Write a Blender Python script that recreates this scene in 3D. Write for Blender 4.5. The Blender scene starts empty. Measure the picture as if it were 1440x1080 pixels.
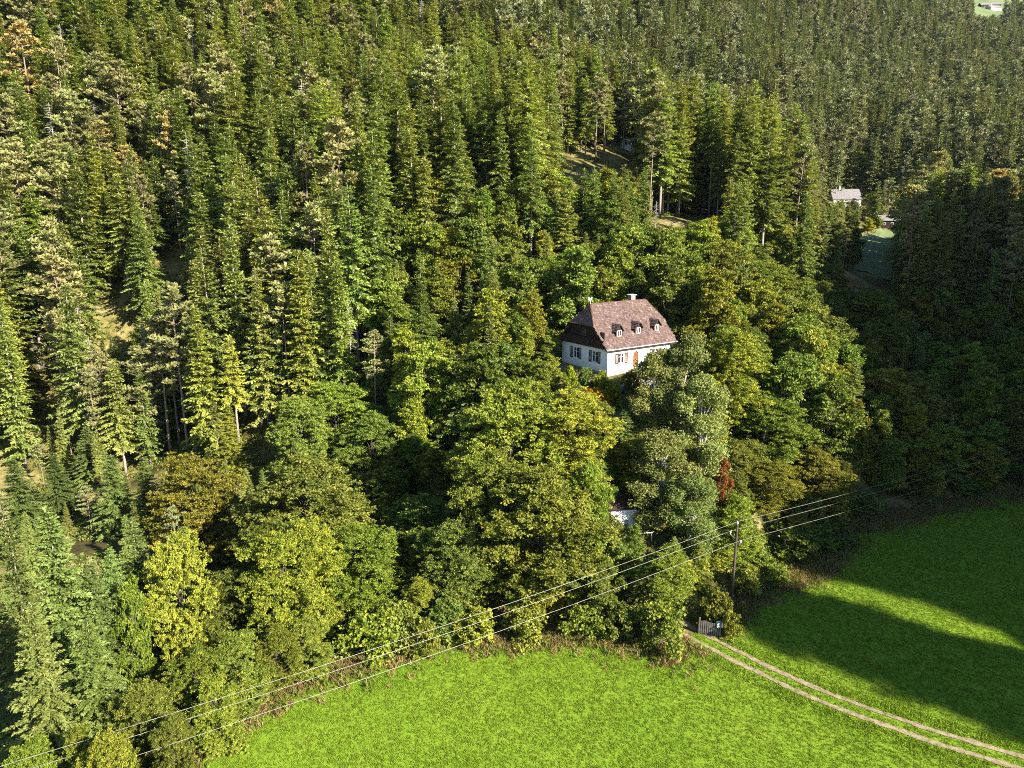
import bpy, bmesh, math, random
import numpy as np
from mathutils import Vector, Matrix, noise as mnoise
R = math.radians
SC = bpy.context.scene
COL = SC.collection
RNG = np.random.default_rng(7)
random.seed(7)

# ------------------------------------------------------------------ camera
CAM_Z, FPX, PITCH = 40.0, 980.0, R(13)          # focal length in pixels of a 1440 px wide frame
cam_d = bpy.data.cameras.new('camera'); cam = bpy.data.objects.new('camera', cam_d); COL.objects.link(cam)
cam.location = (0, 0, CAM_Z); cam.rotation_euler = (R(90) - PITCH, 0, 0)
cam_d.sensor_width = 36; cam_d.lens = 36 * FPX / 1440
cam_d.clip_start = 0.5; cam_d.clip_end = 6000
SC.camera = cam

# ------------------------------------------------------------------ light
SUN_AZ, SUN_EL = R(-38), R(30)                  # azimuth measured from +X towards +Y
SDIR = np.array([math.cos(SUN_AZ), math.sin(SUN_AZ)])
w = bpy.data.worlds.new('World'); SC.world = w; w.use_nodes = True
nt = w.node_tree; nt.nodes.clear()
sky = nt.nodes.new('ShaderNodeTexSky'); sky.sky_type = 'NISHITA'; sky.sun_disc = False
sky.sun_elevation = SUN_EL; sky.sun_rotation = math.pi / 2 - SUN_AZ
sky.altitude = 700; sky.air_density = 1.0; sky.dust_density = 0.2; sky.ozone_density = 4.0
bg = nt.nodes.new('ShaderNodeBackground'); bg.inputs['Strength'].default_value = 0.065
wo = nt.nodes.new('ShaderNodeOutputWorld')
nt.links.new(sky.outputs[0], bg.inputs[0]); nt.links.new(bg.outputs[0], wo.inputs[0])
sd = bpy.data.lights.new('sun', 'SUN'); sd.energy = 5.0; sd.angle = R(0.53); sd.color = (1.0, 0.92, 0.76)
sun = bpy.data.objects.new('sun', sd); COL.objects.link(sun)
sv = Vector((math.cos(SUN_AZ) * math.cos(SUN_EL), math.sin(SUN_AZ) * math.cos(SUN_EL), math.sin(SUN_EL)))
sun.rotation_euler = sv.to_track_quat('Z', 'Y').to_euler(); sun.location = (150, -80, 200)
SC.view_settings.view_transform = 'Standard'; SC.view_settings.look = 'None'
SC.view_settings.exposure = 1.75; SC.view_settings.gamma = 1.0
SC.view_settings.use_curve_mapping = False
SC.render.engine = 'CYCLES'
SC.cycles.max_bounces = 5; SC.cycles.diffuse_bounces = 2; SC.cycles.glossy_bounces = 2
SC.cycles.transmission_bounces = 3; SC.cycles.transparent_max_bounces = 6
SC.cycles.volume_bounces = 0
SC.cycles.caustics_reflective = False; SC.cycles.caustics_refractive = False
SC.cycles.use_denoising = False; SC.cycles.filter_width = 1.0

# ------------------------------------------------------------------ helpers
def ray(px, py, t):
    u = (px - 720) / FPX; v = (540 - py) / FPX
    return np.array([u * t, t * (math.cos(PITCH) + math.sin(PITCH) * v), CAM_Z + t * (-math.sin(PITCH) + math.cos(PITCH) * v)])
def on_level(px, py, z=0.0):
    d = ray(px, py, 1.0) - np.array([0, 0, CAM_Z]); k = (z - CAM_Z) / d[2]
    return np.array([d[0] * k, d[1] * k])
def proj(P):
    P = np.atleast_2d(P) - np.array([0, 0, CAM_Z])
    t = P[:, 1] * math.cos(PITCH) - P[:, 2] * math.sin(PITCH)
    v = P[:, 1] * math.sin(PITCH) + P[:, 2] * math.cos(PITCH)
    ts = np.where(t > .5, t, .5)
    return 720 + FPX * P[:, 0] / ts, 540 - FPX * v / ts, t
def sstep(a, b, x):
    k = np.clip((x - a) / (b - a), 0, 1); return k * k * (3 - 2 * k)

def tag(o, label=None, cat=None, group=None, kind=None):
    if label: o['label'] = label
    if cat: o['category'] = cat
    if group: o['group'] = group
    if kind: o['kind'] = kind
    return o
def empty(name, loc=(0, 0, 0), rz=0.0):
    o = bpy.data.objects.new(name, None); COL.objects.link(o); o.empty_display_size = .5
    o.location = loc; o.rotation_euler = (0, 0, rz); return o
def link(name, me, parent=None, loc=None, rz=0):
    o = bpy.data.objects.new(name, me); COL.objects.link(o); o.parent = parent
    if loc is not None: o.location = loc
    o.rotation_euler = (0, 0, rz)
    return o
class MB:
    """collects faces, builds one mesh"""
    def __init__(s): s.v = []; s.f = []; s.m = []
    def add(s, vs, fs, mi=0):
        o = len(s.v); s.v += [tuple(map(float, q)) for q in vs]
        s.f += [tuple(i + o for i in q) for q in fs]; s.m += [mi] * len(fs); return s
    def box(s, a, b, mi=0):
        x0, y0, z0 = a; x1, y1, z1 = b
        return s.add([(x0,y0,z0),(x1,y0,z0),(x1,y1,z0),(x0,y1,z0),(x0,y0,z1),(x1,y0,z1),(x1,y1,z1),(x0,y1,z1)],
                     [(0,3,2,1),(4,5,6,7),(0,1,5,4),(1,2,6,5),(2,3,7,6),(3,0,4,7)], mi)
    def tube(s, pts, rad, n=6, mi=0, cap=True):
        pts = [Vector(p) for p in pts]; k = len(pts); vs = []; fs = []
        for i, p in enumerate(pts):
            d = (pts[min(i + 1, k - 1)] - pts[max(i - 1, 0)]).normalized()
            a = d.cross(Vector((0, 0, 1)) if abs(d.z) < .9 else Vector((1, 0, 0))).normalized(); b = d.cross(a)
            r = rad[i] if hasattr(rad, '__len__') else rad
            for j in range(n):
                q = 2 * math.pi * j / n; vs.append(p + (a * math.cos(q) + b * math.sin(q)) * r)
        for i in range(k - 1):
            for j in range(n):
                fs.append((i*n + j, i*n + (j+1) % n, (i+1)*n + (j+1) % n, (i+1)*n + j))
        if cap: fs += [tuple(range(n))[::-1], tuple((k-1)*n + j for j in range(n))]
        return s.add(vs, fs, mi)
    def prism(s, poly, axis, a, b, mi=0):
        """poly of 2D points extruded along axis 0/1 from a to b"""
        n = len(poly); mk = (lambda t, p: (t, p[0], p[1])) if axis == 0 else (lambda t, p: (p[0], t, p[1]))
        vs = [mk(a, p) for p in poly] + [mk(b, p) for p in poly]
        fs = [tuple(range(n)), tuple(range(2*n - 1, n - 1, -1))] + [(i, i + n, (i+1) % n + n, (i+1) % n) for i in range(n)]
        return s.add(vs, fs, mi)
    def mesh(s, name, mats, smooth=False, recalc=True):
        me = bpy.data.meshes.new(name); me.from_pydata(s.v, [], s.f)
        for m in (mats if isinstance(mats, (list, tuple)) else [mats]): me.materials.append(m)
        me.polygons.foreach_set('material_index', s.m)
        if recalc:
            b = bmesh.new(); b.from_mesh(me); bmesh.ops.recalc_face_normals(b, faces=b.faces); b.to_mesh(me); b.free()
        if smooth: me.polygons.foreach_set('use_smooth', [True] * len(me.polygons))
        me.update(); return me
    def build(s, name, mat, parent=None, **k):
        return link(name, s.mesh(name, mat, **k), parent)

# ------------------------------------------------------------------ materials
def new_mat(name):
    m = bpy.data.materials.new(name); m.use_nodes = True; n = m.node_tree; n.nodes.clear()
    out = n.nodes.new('ShaderNodeOutputMaterial'); return m, n, out
def N(n, typ, **kw):
    x = n.nodes.new(typ)
    for k, v in kw.items(): setattr(x, k, v)
    return x
def ramp(n, fac, stops):
    r = N(n, 'ShaderNodeValToRGB'); e = r.color_ramp.elements
    while len(e) < len(stops): e.new(.5)
    for el, (p, c) in zip(e, stops): el.position = p; el.color = (*c, 1)
    if fac is not None: n.links.new(fac, r.inputs[0])
    return r.outputs[0]
def mixc(n, typ, fac, a, b):
    x = N(n, 'ShaderNodeMix', data_type='RGBA', blend_type=typ)
    for s, v in ((x.inputs[0], fac), (x.inputs[6], a), (x.inputs[7], b)):
        if hasattr(v, 'links'): n.links.new(v, s)
        elif isinstance(v, (int, float)): s.default_value = v
        else: s.default_value = (*v, 1)
    return x.outputs[2]
def noise_tex(n, scale, detail=3, rough=.55, coord='Object', dist=0.0):
    t = N(n, 'ShaderNodeTexCoord'); x = N(n, 'ShaderNodeTexNoise')
    x.inputs['Scale'].default_value = scale; x.inputs['Detail'].default_value = detail
    x.inputs['Roughness'].default_value = rough; x.inputs['Distortion'].default_value = dist
    n.links.new(t.outputs[coord], x.inputs['Vector']); return x.outputs['Fac']
def surf(name, c1, c2, scale=4.0, rough=.8, bump=.0, bscale=20, spec=.25, c3=None, metal=0):
    m, n, out = new_mat(name); p = N(n, 'ShaderNodeBsdfPrincipled')
    f = noise_tex(n, scale, 4)
    st = [(.35, c1), (.65, c2)] + ([(.8, c3)] if c3 else [])
    n.links.new(ramp(n, f, st), p.inputs['Base Color'])
    p.inputs['Roughness'].default_value = rough; p.inputs['Specular IOR Level'].default_value = spec
    p.inputs['Metallic'].default_value = metal
    if bump:
        b = N(n, 'ShaderNodeBump'); b.inputs['Strength'].default_value = bump; b.inputs['Distance'].default_value = .05
        n.links.new(noise_tex(n, bscale, 4), b.inputs['Height']); n.links.new(b.outputs[0], p.inputs['Normal'])
    n.links.new(p.outputs[0], out.inputs[0]); return m
def foliage(name, dark, mid, light, trans=.30, rough=.6, vary=.28, spec=.25):
    """leaf colour from a per-clump tint, the tree's own random value and the object colour"""
    m, n, out = new_mat(name)
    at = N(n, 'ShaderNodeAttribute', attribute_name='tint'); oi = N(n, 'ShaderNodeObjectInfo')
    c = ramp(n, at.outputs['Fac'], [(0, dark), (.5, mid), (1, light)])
    mr = N(n, 'ShaderNodeMapRange'); mr.inputs[3].default_value = 1 - vary; mr.inputs[4].default_value = 1 + vary
    n.links.new(oi.outputs['Random'], mr.inputs[0])
    mh = N(n, 'ShaderNodeMath', operation='MULTIPLY_ADD'); mh.inputs[1].default_value = 7.31; mh.inputs[2].default_value = .17
    n.links.new(oi.outputs['Random'], mh.inputs[0]); fr = N(n, 'ShaderNodeMath', operation='FRACT'); n.links.new(mh.outputs[0], fr.inputs[0])
    hr = N(n, 'ShaderNodeMapRange'); hr.inputs[3].default_value = .478; hr.inputs[4].default_value = .522
    n.links.new(fr.outputs[0], hr.inputs[0])
    hsv = N(n, 'ShaderNodeHueSaturation'); n.links.new(c, hsv.inputs['Color']); n.links.new(mr.outputs[0], hsv.inputs['Value'])
    n.links.new(hr.outputs[0], hsv.inputs['Hue'])
    col = mixc(n, 'MULTIPLY', 1.0, hsv.outputs[0], oi.outputs['Color'])
    p = N(n, 'ShaderNodeBsdfPrincipled'); n.links.new(col, p.inputs['Base Color'])
    p.inputs['Roughness'].default_value = rough; p.inputs['Specular IOR Level'].default_value = spec
    tr = N(n, 'ShaderNodeBsdfTranslucent')
    n.links.new(mixc(n, 'MULTIPLY', 1.0, col, (1.25, 1.2, .55)), tr.inputs[0])
    mx = N(n, 'ShaderNodeMixShader'); mx.inputs[0].default_value = trans
    n.links.new(p.outputs[0], mx.inputs[1]); n.links.new(tr.outputs[0], mx.inputs[2]); n.links.new(mx.outputs[0], out.inputs[0])
    return m

M = {}
M['spruce'] = foliage('spruce_needles', (.090, .124, .028), (.225, .272, .064), (.400, .440, .125), trans=.30)
M['pine'] = foliage('pine_needles', (.090, .110, .038), (.215, .225, .080), (.370, .350, .145), trans=.24)
M['spruce_dark'] = foliage('dark_spruce_needles', (.058, .082, .030), (.150, .180, .062), (.285, .300, .108), trans=.2)  # far spruces only: the tone of distant air put into the needle colour
M['pine_dark'] = foliage('dark_pine_needles', (.068, .088, .040), (.165, .182, .082), (.295, .295, .138), trans=.2)  # far pines likewise, distance haze worked into a darker needle colour
M['larch'] = foliage('larch_needles', (.080, .115, .020), (.150, .190, .034), (.240, .260, .055), trans=.30)
M['leaf'] = foliage('broad_leaves', (.055, .088, .014), (.170, .206, .030), (.370, .375, .070), trans=.28, vary=.32)
M['birch'] = foliage('birch_leaves', (.10, .13, .035), (.195, .228, .062), (.32, .325, .105), trans=.28)
M['grass'] = foliage('grass_blades', (.135, .205, .014), (.178, .268, .019), (.225, .322, .028), trans=.30, vary=.30)
M['dry'] = foliage('dry_stalks', (.14, .085, .04), (.24, .16, .07), (.32, .27, .10), trans=.2)
M['twigs'] = surf('dead_twigs', (.30, .27, .24), (.46, .41, .37), 3)
M['bark'] = surf('spruce_bark', (.20, .16, .14), (.38, .33, .29), 6, bump=.4)
M['bark_pine'] = surf('pine_bark', (.17, .12, .09), (.31, .235, .185), 5, bump=.4)
M['bark_grey'] = surf('grey_bark', (.055, .045, .038), (.12, .105, .09), 5, bump=.3)
M['bark_birch'] = surf('birch_bark', (.30, .28, .25), (.68, .66, .62), 2.2)
M['plaster'] = surf('white_plaster', (.72, .71, .68), (.84, .83, .80), 1.2, .9, .12, 30)
M['stone'] = surf('garden_stone', (.24, .20, .18), (.36, .32, .29), 2.5, .9, .4, 8)
M['wood_dark'] = surf('dark_timber', (.022, .012, .010), (.045, .026, .020), 3, .75, .2, 40)
M['shutter_dark'] = surf('dark_shutters', (.020, .018, .020), (.032, .030, .032), 3, .6)
M['shutter_brown'] = surf('brown_shutters', (.085, .036, .028), (.125, .058, .042), 3, .6)
M['door'] = surf('door_wood', (.17, .07, .03), (.25, .11, .05), 3, .5)
M['white'] = surf('white_paint', (.76, .76, .74), (.84, .84, .82), 3, .55)
M['metal'] = surf('zinc', (.42, .42, .43), (.55, .55, .56), 3, .45, metal=.6)
M['greywood'] = surf('weathered_boards', (.09, .085, .08), (.19, .18, .17), 5, .85, .2)
M['pole'] = surf('pole_timber', (.055, .040, .030), (.11, .085, .065), 4, .85, .3)
M['wire'] = surf('aluminium_wire', (.22, .22, .205), (.30, .30, .28), 1, .5, metal=.2)
M['ceramic'] = surf('white_ceramic', (.70, .69, .66), (.80, .79, .76), 2, .3)
M['brick'] = surf('chimney_brick', (.20, .16, .15), (.32, .26, .24), 6, .9)
M['greyroof'] = surf('grey_roofing', (.16, .148, .155), (.23, .212, .222), 1.2, .85)
M['render_far'] = surf('pale_render', (.55, .52, .46), (.70, .67, .60), 1, .9)
M['rock'] = surf('limestone', (.18, .17, .16), (.32, .30, .28), 1.5, .9, .6, 4)
m, n, out = new_mat('window_glass'); p = N(n, 'ShaderNodeBsdfPrincipled'); p.inputs['Base Color'].default_value = (.03, .035, .04, 1)
p.inputs['Roughness'].default_value = .06; p.inputs['Specular IOR Level'].default_value = .7; n.links.new(p.outputs[0], out.inputs[0]); M['glass'] = m
m, n, out = new_mat('roof_shingles')
at = N(n, 'ShaderNodeAttribute', attribute_name='tint'); p = N(n, 'ShaderNodeBsdfPrincipled')
c = ramp(n, at.outputs['Fac'], [(0, (.065, .038, .035)), (.35, (.108, .068, .060)), (.7, (.160, .106, .093)), (1, (.28, .205, .18))])
c = mixc(n, 'MULTIPLY', .5, c, ramp(n, noise_tex(n, 1.3, 4), [(.3, (.7, .7, .72)), (.7, (1.1, 1.08, 1.05))]))
n.links.new(c, p.inputs['Base Color']); p.inputs['Roughness'].default_value = .85; n.links.new(p.outputs[0], out.inputs[0]); M['shingle'] = m

# forest floor: litter, pale dry grass, moss, a little bare scree
m, n, out = new_mat('forest_floor'); p = N(n, 'ShaderNodeBsdfPrincipled'); p.inputs['Roughness'].default_value = .95
p.inputs['Specular IOR Level'].default_value = .1
c = ramp(n, noise_tex(n, .10, 6, .65), [(.30, (.065, .052, .026)), (.45, (.10, .095, .032)), (.54, (.22, .195, .070)), (.68, (.34, .275, .160))])
c = mixc(n, 'MULTIPLY', .7, c, ramp(n, noise_tex(n, 1.1, 5, .7), [(.3, (.45, .43, .40)), (.7, (1.15, 1.12, 1.0))]))
n.links.new(c, p.inputs['Base Color'])
b = N(n, 'ShaderNodeBump'); b.inputs['Strength'].default_value = .8; b.inputs['Distance'].default_value = .4
n.links.new(noise_tex(n, .9, 6, .7), b.inputs['Height']); n.links.new(b.outputs[0], p.inputs['Normal']); n.links.new(p.outputs[0], out.inputs[0]); M['floor'] = m
# meadow soil and thatch between the blades
m, n, out = new_mat('meadow_turf'); p = N(n, 'ShaderNodeBsdfPrincipled'); p.inputs['Roughness'].default_value = .9
p.inputs['Specular IOR Level'].default_value = .1
c = ramp(n, noise_tex(n, 9.0, 6, .75), [(.25, (.130, .205, .014)), (.48, (.160, .250, .019)), (.72, (.195, .288, .026))])
c = mixc(n, 'MULTIPLY', .9, c, ramp(n, noise_tex(n, .13, 5, .65), [(.3, (.80, .90, .75)), (.55, (1.0, 1.0, 1.0)), (.75, (1.25, 1.06, 1.3))]))
n.links.new(c, p.inputs['Base Color'])
b = N(n, 'ShaderNodeBump'); b.inputs['Strength'].default_value = .6; b.inputs['Distance'].default_value = .06
n.links.new(noise_tex(n, 6, 5, .7), b.inputs['Height']); n.links.new(b.outputs[0], p.inputs['Normal']); n.links.new(p.outputs[0], out.inputs[0]); M['turf'] = m
M['gravel'] = surf('track_gravel', (.18, .14, .085), (.33, .265, .175), 2.2, .95, .6, 18, c3=(.14, .15, .05))
M['far_meadow'] = surf('far_pasture', (.105, .145, .055), (.165, .20, .088), .05, .9)

# ------------------------------------------------------------------ terrain
A_H = np.array([12.96, 92.85]); PHI = .604; Z_H = 19.87; HL, HW = 12.63, 9.82
HA = np.array([math.cos(PHI), math.sin(PHI)]); HB = np.array([-math.sin(PHI), math.cos(PHI)])
edge_px = [(150, 1130), (240, 1080), (300, 1030), (390, 968), (480, 938), (600, 912), (700, 893), (800, 888), (880, 900), (940, 915),
           (975, 893), (1010, 868), (1045, 838), (1090, 815), (1150, 795), (1185, 770), (1205, 742), (1290, 720), (1440, 690)]
FIELD = [tuple(on_level(*q)) for q in edge_px] + [(95, 101), (112, 84), (104, 60), (86, 30), (70, -10), (60, -70), (-60, -70), (-48, -10), (-36, 22)]
def resample(poly, step):
    o = []
    for (a, b) in zip(poly, poly[1:] + poly[:1]):
        a = np.array(a); b = np.array(b); k = max(1, int(np.linalg.norm(b - a) / step))
        o += [a + (b - a) * i / k for i in range(k)]
    return np.array(o)
FB = resample(FIELD, 1.0)
FB = FB + RNG.normal(0, .12, FB.shape)
def inside(P, poly):
    x, y = P[:, 0], P[:, 1]; r = np.zeros(len(P), bool); j = len(poly) - 1
    for i in range(len(poly)):
        xi, yi = poly[i]; xj, yj = poly[j]
        c = ((yi > y) != (yj > y)) & (x < (xj - xi) * (y - yi) / (yj - yi + 1e-12) + xi); r ^= c; j = i
    return r
def field_dist(P):
    """signed distance to the meadow edge, negative inside"""
    d = np.full(len(P), 1e9)
    near = (P[:, 0] > -130) & (P[:, 0] < 200) & (P[:, 1] > -160) & (P[:, 1] < 200)
    Q = P[near]
    if len(Q):
        dd = np.empty(len(Q))
        for i in range(0, len(Q), 4000):
            dd[i:i+4000] = np.sqrt(((Q[i:i+4000, None, :] - FB[None]) ** 2).sum(2)).min(1)
        d[near] = np.where(inside(Q, FB), -dd, dd)
    return d
cp = [ray(*q) for q in [
    (150, 440, 150), (205, 590, 130), (40, 640, 115), (195, 110, 200), (195, 0, 232), (820, 218, 215), (900, 280, 180), (965, 345, 150), (1080, 345, 162),
    (1187, 292, 290), (1230, 350, 240), (1230, 392, 200), (1350, 230, 330), (1100, 130, 420), (1300, 100, 550), (1400, 18, 800),
    (1150, 10, 600), (900, 20, 400), (700, 50, 300), (500, 20, 250), (480, 200, 200), (350, 300, 165), (600, 350, 142), (450, 480, 125),
    (600, 600, 104), (1440, 200, 400), (880, 222, 235)]]
cp += [np.array(q, float) for q in [
    (-30, 72, 0.5), (-55, 85, -1), (-25, 88, 0), (-80, 95, 0), (-5, 74, 3), (8, 72, 4.5), (15, 74, 6), (0, 84, 10), (24, 80, 8), (35, 90, 7), (48, 100, 7), (50, 120, 15),
    (-40, 50, -1), (-60, 60, -2), (-90, 70, -1), (-60, 20, -2), (83, 137, 8), (80, 110, 2), (105, 150, 12), (65, 150, 18), (125, 165, 16), (100, 110, 3),
    (-130, 110, 6), (-200, 120, 25), (-300, 100, 60), (-300, 300, 200), (-400, 600, 400), (0, 700, 330), (300, 1100, 450), (900, 1300, 520), (-300, 1200, 600),
    (900, 700, 240), (500, 400, 120), (600, 100, 90), (250, 100, 30), (300, 220, 50), (200, 260, 40), (-150, -100, 0), (150, -150, 0), (0, -150, 0), (400, -150, 20), (-400, -100, 30)]]
for a_, b_, z_ in [(-2.5, -1.8, -.9), (6, -2, -.7), (14.5, -2, -.6), (-2, 5, -.4), (-2, 11.5, .2), (6, 12, .6), (14.5, 12, .6), (15, 5, 0), (6, 5, -.15)]:
    q = A_H + HA * a_ + HB * b_; cp.append(np.array([q[0], q[1], Z_H + z_]))
for q in FIELD[1:19:2]: cp.append(np.array([q[0], q[1], 0.0]))
CP = np.array(cp)
def _tps_fit(P, z, lam):
    d = np.sqrt(((P[:, None] - P[None]) ** 2).sum(2)); K = np.where(d > 0, d * d * np.log(d + 1e-9), 0) + lam * np.eye(len(P))
    Q = np.c_[np.ones(len(P)), P]; A = np.block([[K, Q], [Q.T, np.zeros((3, 3))]])
    return np.linalg.solve(A, np.r_[z, 0, 0, 0])
_W = _tps_fit(CP[:, :2] / 100, CP[:, 2], .002)
def _tps(P):
    P = P / 100; o = np.empty(len(P))
    for i in range(0, len(P), 8000):
        d = np.sqrt(((P[i:i+8000, None] - CP[None, :, :2] / 100) ** 2).sum(2)); K = np.where(d > 0, d * d * np.log(d + 1e-9), 0)
        o[i:i+8000] = K @ _W[:len(CP)] + _W[-3] + P[i:i+8000] @ _W[-2:]
    return o
_gx = RNG.random((64, 64))
def vnoise(P, s):
    q = P / s; i = np.floor(q).astype(int); f = q - i; f = f * f * (3 - 2 * f)
    g = lambda a, b: _gx[(i[:, 0] + a) % 64, (i[:, 1] + b) % 64]
    return (g(0, 0) * (1 - f[:, 0]) + g(1, 0) * f[:, 0]) * (1 - f[:, 1]) + (g(0, 1) * (1 - f[:, 0]) + g(1, 1) * f[:, 0]) * f[:, 1] - .5
def ridge(P):
    """the wooded ridge that stands to the right of the valley and shades it"""
    d = P @ SDIR; q = P @ np.array([-SDIR[1], SDIR[0]])
    h = np.interp(q, [40, 57, 63.5, 66, 74, 75.5, 81, 83, 104, 167, 228, 262], [0, 6, 34, 62, 62, 50, 50, 66, 68, 92, 92, 0])
    return h * sstep(14, 100, d) * (1 - .6 * sstep(150, 310, d))
def ground(P):
    P = np.atleast_2d(np.asarray(P, float)); fd = field_dist(P)
    z = _tps(P) + ridge(P)
    rough = vnoise(P, 9) * 2.2 + vnoise(P, 3.7) * .8 + vnoise(P, 31) * 5
    hp = (P - A_H) @ np.c_[HA, HB]; near_house = sstep(3, 16, np.hypot(np.clip(np.abs(hp[:, 0] - HL / 2) - HL / 2, 0, None), np.clip(np.abs(hp[:, 1] - HW / 2) - HW / 2, 0, None)))
    z = z + rough * sstep(1, 25, fd) * near_house
    return z * sstep(-.5, 7, fd) - .45 * (1 - sstep(-1.5, .2, fd))
def gz(x, y): return float(ground([[x, y]])[0])
def field_z(P): return .35 * vnoise(P, 17) * sstep(0, 6, -field_dist(P)) + .03

def axis(segs):
    o = [segs[0][0]]
    for a, b, s in segs:
        k = max(1, round((b - a) / s)); o += [a + (b - a) * (i + 1) / k for i in range(k)]
    return np.array(o)
gx = axis([(-700, -200, 25), (-200, -110, 6), (-110, 140, 1.6), (140, 300, 6), (300, 1300, 22)])
gy = axis([(-250, 0, 15), (0, 40, 3), (40, 230, 1.6), (230, 420, 5), (420, 1500, 18)])
X, Y = np.meshgrid(gx, gy, indexing='ij'); P = np.c_[X.ravel(), Y.ravel()]
Z = ground(P)
def fast_mesh(name, V, F, mats, smooth=False):
    """V (n,3), F (m,k) arrays"""
    me = bpy.data.meshes.new(name); k = F.shape[1]
    me.vertices.add(len(V)); me.vertices.foreach_set('co', np.ascontiguousarray(V, np.float32).ravel())
    me.loops.add(F.size); me.loops.foreach_set('vertex_index', np.ascontiguousarray(F, np.int32).ravel())
    me.polygons.add(len(F)); me.polygons.foreach_set('loop_start', np.arange(0, F.size, k, dtype=np.int32))
    for m_ in (mats if isinstance(mats, (list, tuple)) else [mats]): me.materials.append(m_)
    if smooth: me.polygons.foreach_set('use_smooth', np.ones(len(F), bool))
    me.update(calc_edges=True); return me
nx, ny = len(gx), len(gy); I = np.arange(nx * ny).reshape(nx, ny)
F = np.stack([I[:-1, :-1], I[1:, :-1], I[1:, 1:], I[:-1, 1:]], -1).reshape(-1, 4)
ter = link('hillside_terrain', fast_mesh('hillside_terrain', np.c_[P, Z], F, M['floor'], True))
tag(ter, kind='structure', label='wooded hillside ground of litter and pale dry grass')

# meadow: a grid trimmed to its edge
mx_ = np.arange(-62, 114, .9); my_ = np.arange(-71, 106, .9)
X, Y = np.meshgrid(mx_, my_, indexing='ij'); P = np.c_[X.ravel(), Y.ravel()]
ins = inside(P, FB).reshape(X.shape); use = ins[:-1, :-1] | ins[1:, :-1] | ins[1:, 1:] | ins[:-1, 1:]
I = np.arange(P.shape[0]).reshape(X.shape)
F = np.stack([I[:-1, :-1], I[1:, :-1], I[1:, 1:], I[:-1, 1:]], -1)[use]
ids = np.unique(F); remap = np.full(len(P), -1); remap[ids] = np.arange(len(ids)); P = P[ids]; F = remap[F]
outp = ~ins.ravel()[ids]
for i in np.where(outp)[0]: P[i] = FB[((FB - P[i]) ** 2).sum(1).argmin()]
MEADOW = np.c_[P, field_z(P)]; MEADOW_F = F
mead = link('meadow', fast_mesh('meadow', MEADOW, F, M['turf'], True)); tag(mead, kind='structure', label='flat mown meadow of bright green grass')

# track: two gravel ruts
tr_px = [(935, 872), (965, 886), (1000, 906), (1060, 937), (1160, 983), (1260, 1020), (1360, 1053), (1440, 1076), (1560, 1105), (1750, 1140)]
TR = np.array([on_level(*q) for q in tr_px])
def smooth_line(C, step=.5, it=3):
    for _ in range(it):
        Q = np.empty((len(C) * 2, 2)); Q[0::2][:-1] = .75 * C[:-1] + .25 * C[1:]; Q[1::2][:-1] = .25 * C[:-1] + .75 * C[1:]
        C = np.r_[C[:1], Q[:-2], C[-1:]]
    s = np.r_[0, np.cumsum(np.linalg.norm(np.diff(C, axis=0), axis=1))]; k = np.arange(0, s[-1], step)
    return np.c_[np.interp(k, s, C[:, 0]), np.interp(k, s, C[:, 1])]
TRK = smooth_line(TR); tn = np.gradient(TRK, axis=0); tn /= np.linalg.norm(tn, axis=1)[:, None]; tn = np.c_[-tn[:, 1], tn[:, 0]]
V = []; F = []
for side in (-.78, .78):
    wob = vnoise(TRK + side * 50, 2.5) * .22
    o = len(V)
    for i in range(len(TRK)):
        hw = .20 + .17 * random.random()
        for k in (-1, 0, 1):
            q = TRK[i] + tn[i] * (side + wob[i] + k * hw); V.append([q[0], q[1], 0])
    for i in range(len(TRK) - 1):
        for k in (0, 1): F.append((o + 3*i + k, o + 3*i + k + 1, o + 3*i + k + 4, o + 3*i + k + 3))
V = np.array(V); zz = np.maximum(field_z(V[:, :2]), ground(V[:, :2])); V[:, 2] = zz + .05
trk = link('gravel_track', fast_mesh('gravel_track', V, np.array(F), M['gravel'], True)); tag(trk, kind='structure', label='pale gravel track with two wheel ruts across the meadow')
def track_dist(P): return np.sqrt(((P[:, None] - TRK[None]) ** 2).sum(2)).min(1)


# ------------------------------------------------------------------ the white house
house = empty('white_house', (A_H[0], A_H[1], Z_H), PHI)
tag(house, 'white rendered house with brown shingle half-hipped roof and three dormers among the trees', 'house')
WH, OE, VO, TP = 3.79, .34, .55, math.tan(.822)
ZE = WH - OE * TP; ZR = WH + HW / 2 * TP; HK = 2.95; ZK = ZE + HK; QK = -OE + HK / TP; RI = 1.48

def wall_face(mb, L, H, ops, tf, depth=.22, z0=-1.6):
    """a wall face with real openings and reveals; tf(u, d, z) -> point, d inward"""
    us = sorted({0, L, *[q for o in ops for q in o[:2]]}); zs = sorted({z0, H, *[q for o in ops for q in o[2:]]})
    hole = lambda u, z: any(o[0] < u < o[1] and o[2] < z < o[3] for o in ops)
    for a, b in zip(us, us[1:]):
        for c, d in zip(zs, zs[1:]):
            if not hole((a + b) / 2, (c + d) / 2):
                mb.add([tf(a, 0, c), tf(b, 0, c), tf(b, 0, d), tf(a, 0, d)], [(0, 1, 2, 3)])
    for a, b, c, d in ops:
        q = [(a, c), (b, c), (b, d), (a, d)]
        for (u1, z1), (u2, z2) in zip(q, q[1:] + q[:1]):
            mb.add([tf(u1, 0, z1), tf(u2, 0, z2), tf(u2, depth, z2), tf(u1, depth, z1)], [(0, 1, 2, 3)])
front = lambda u, d, z: (u, d, z)
gable = lambda u, d, z: (d, u, z)
back = lambda u, d, z: (u, HW - d, z)
right = lambda u, d, z: (HL - d, u, z)
W_FRONT = [(2.0, 3.1, 1.3, 2.7), (4.78, 5.82, .42, 2.72), (8.6, 9.7, 1.3, 2.7)]
W_GABLE = [(2.05, 3.2, 1.3, 2.85), (6.1, 7.25, 1.3, 2.85)]
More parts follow.
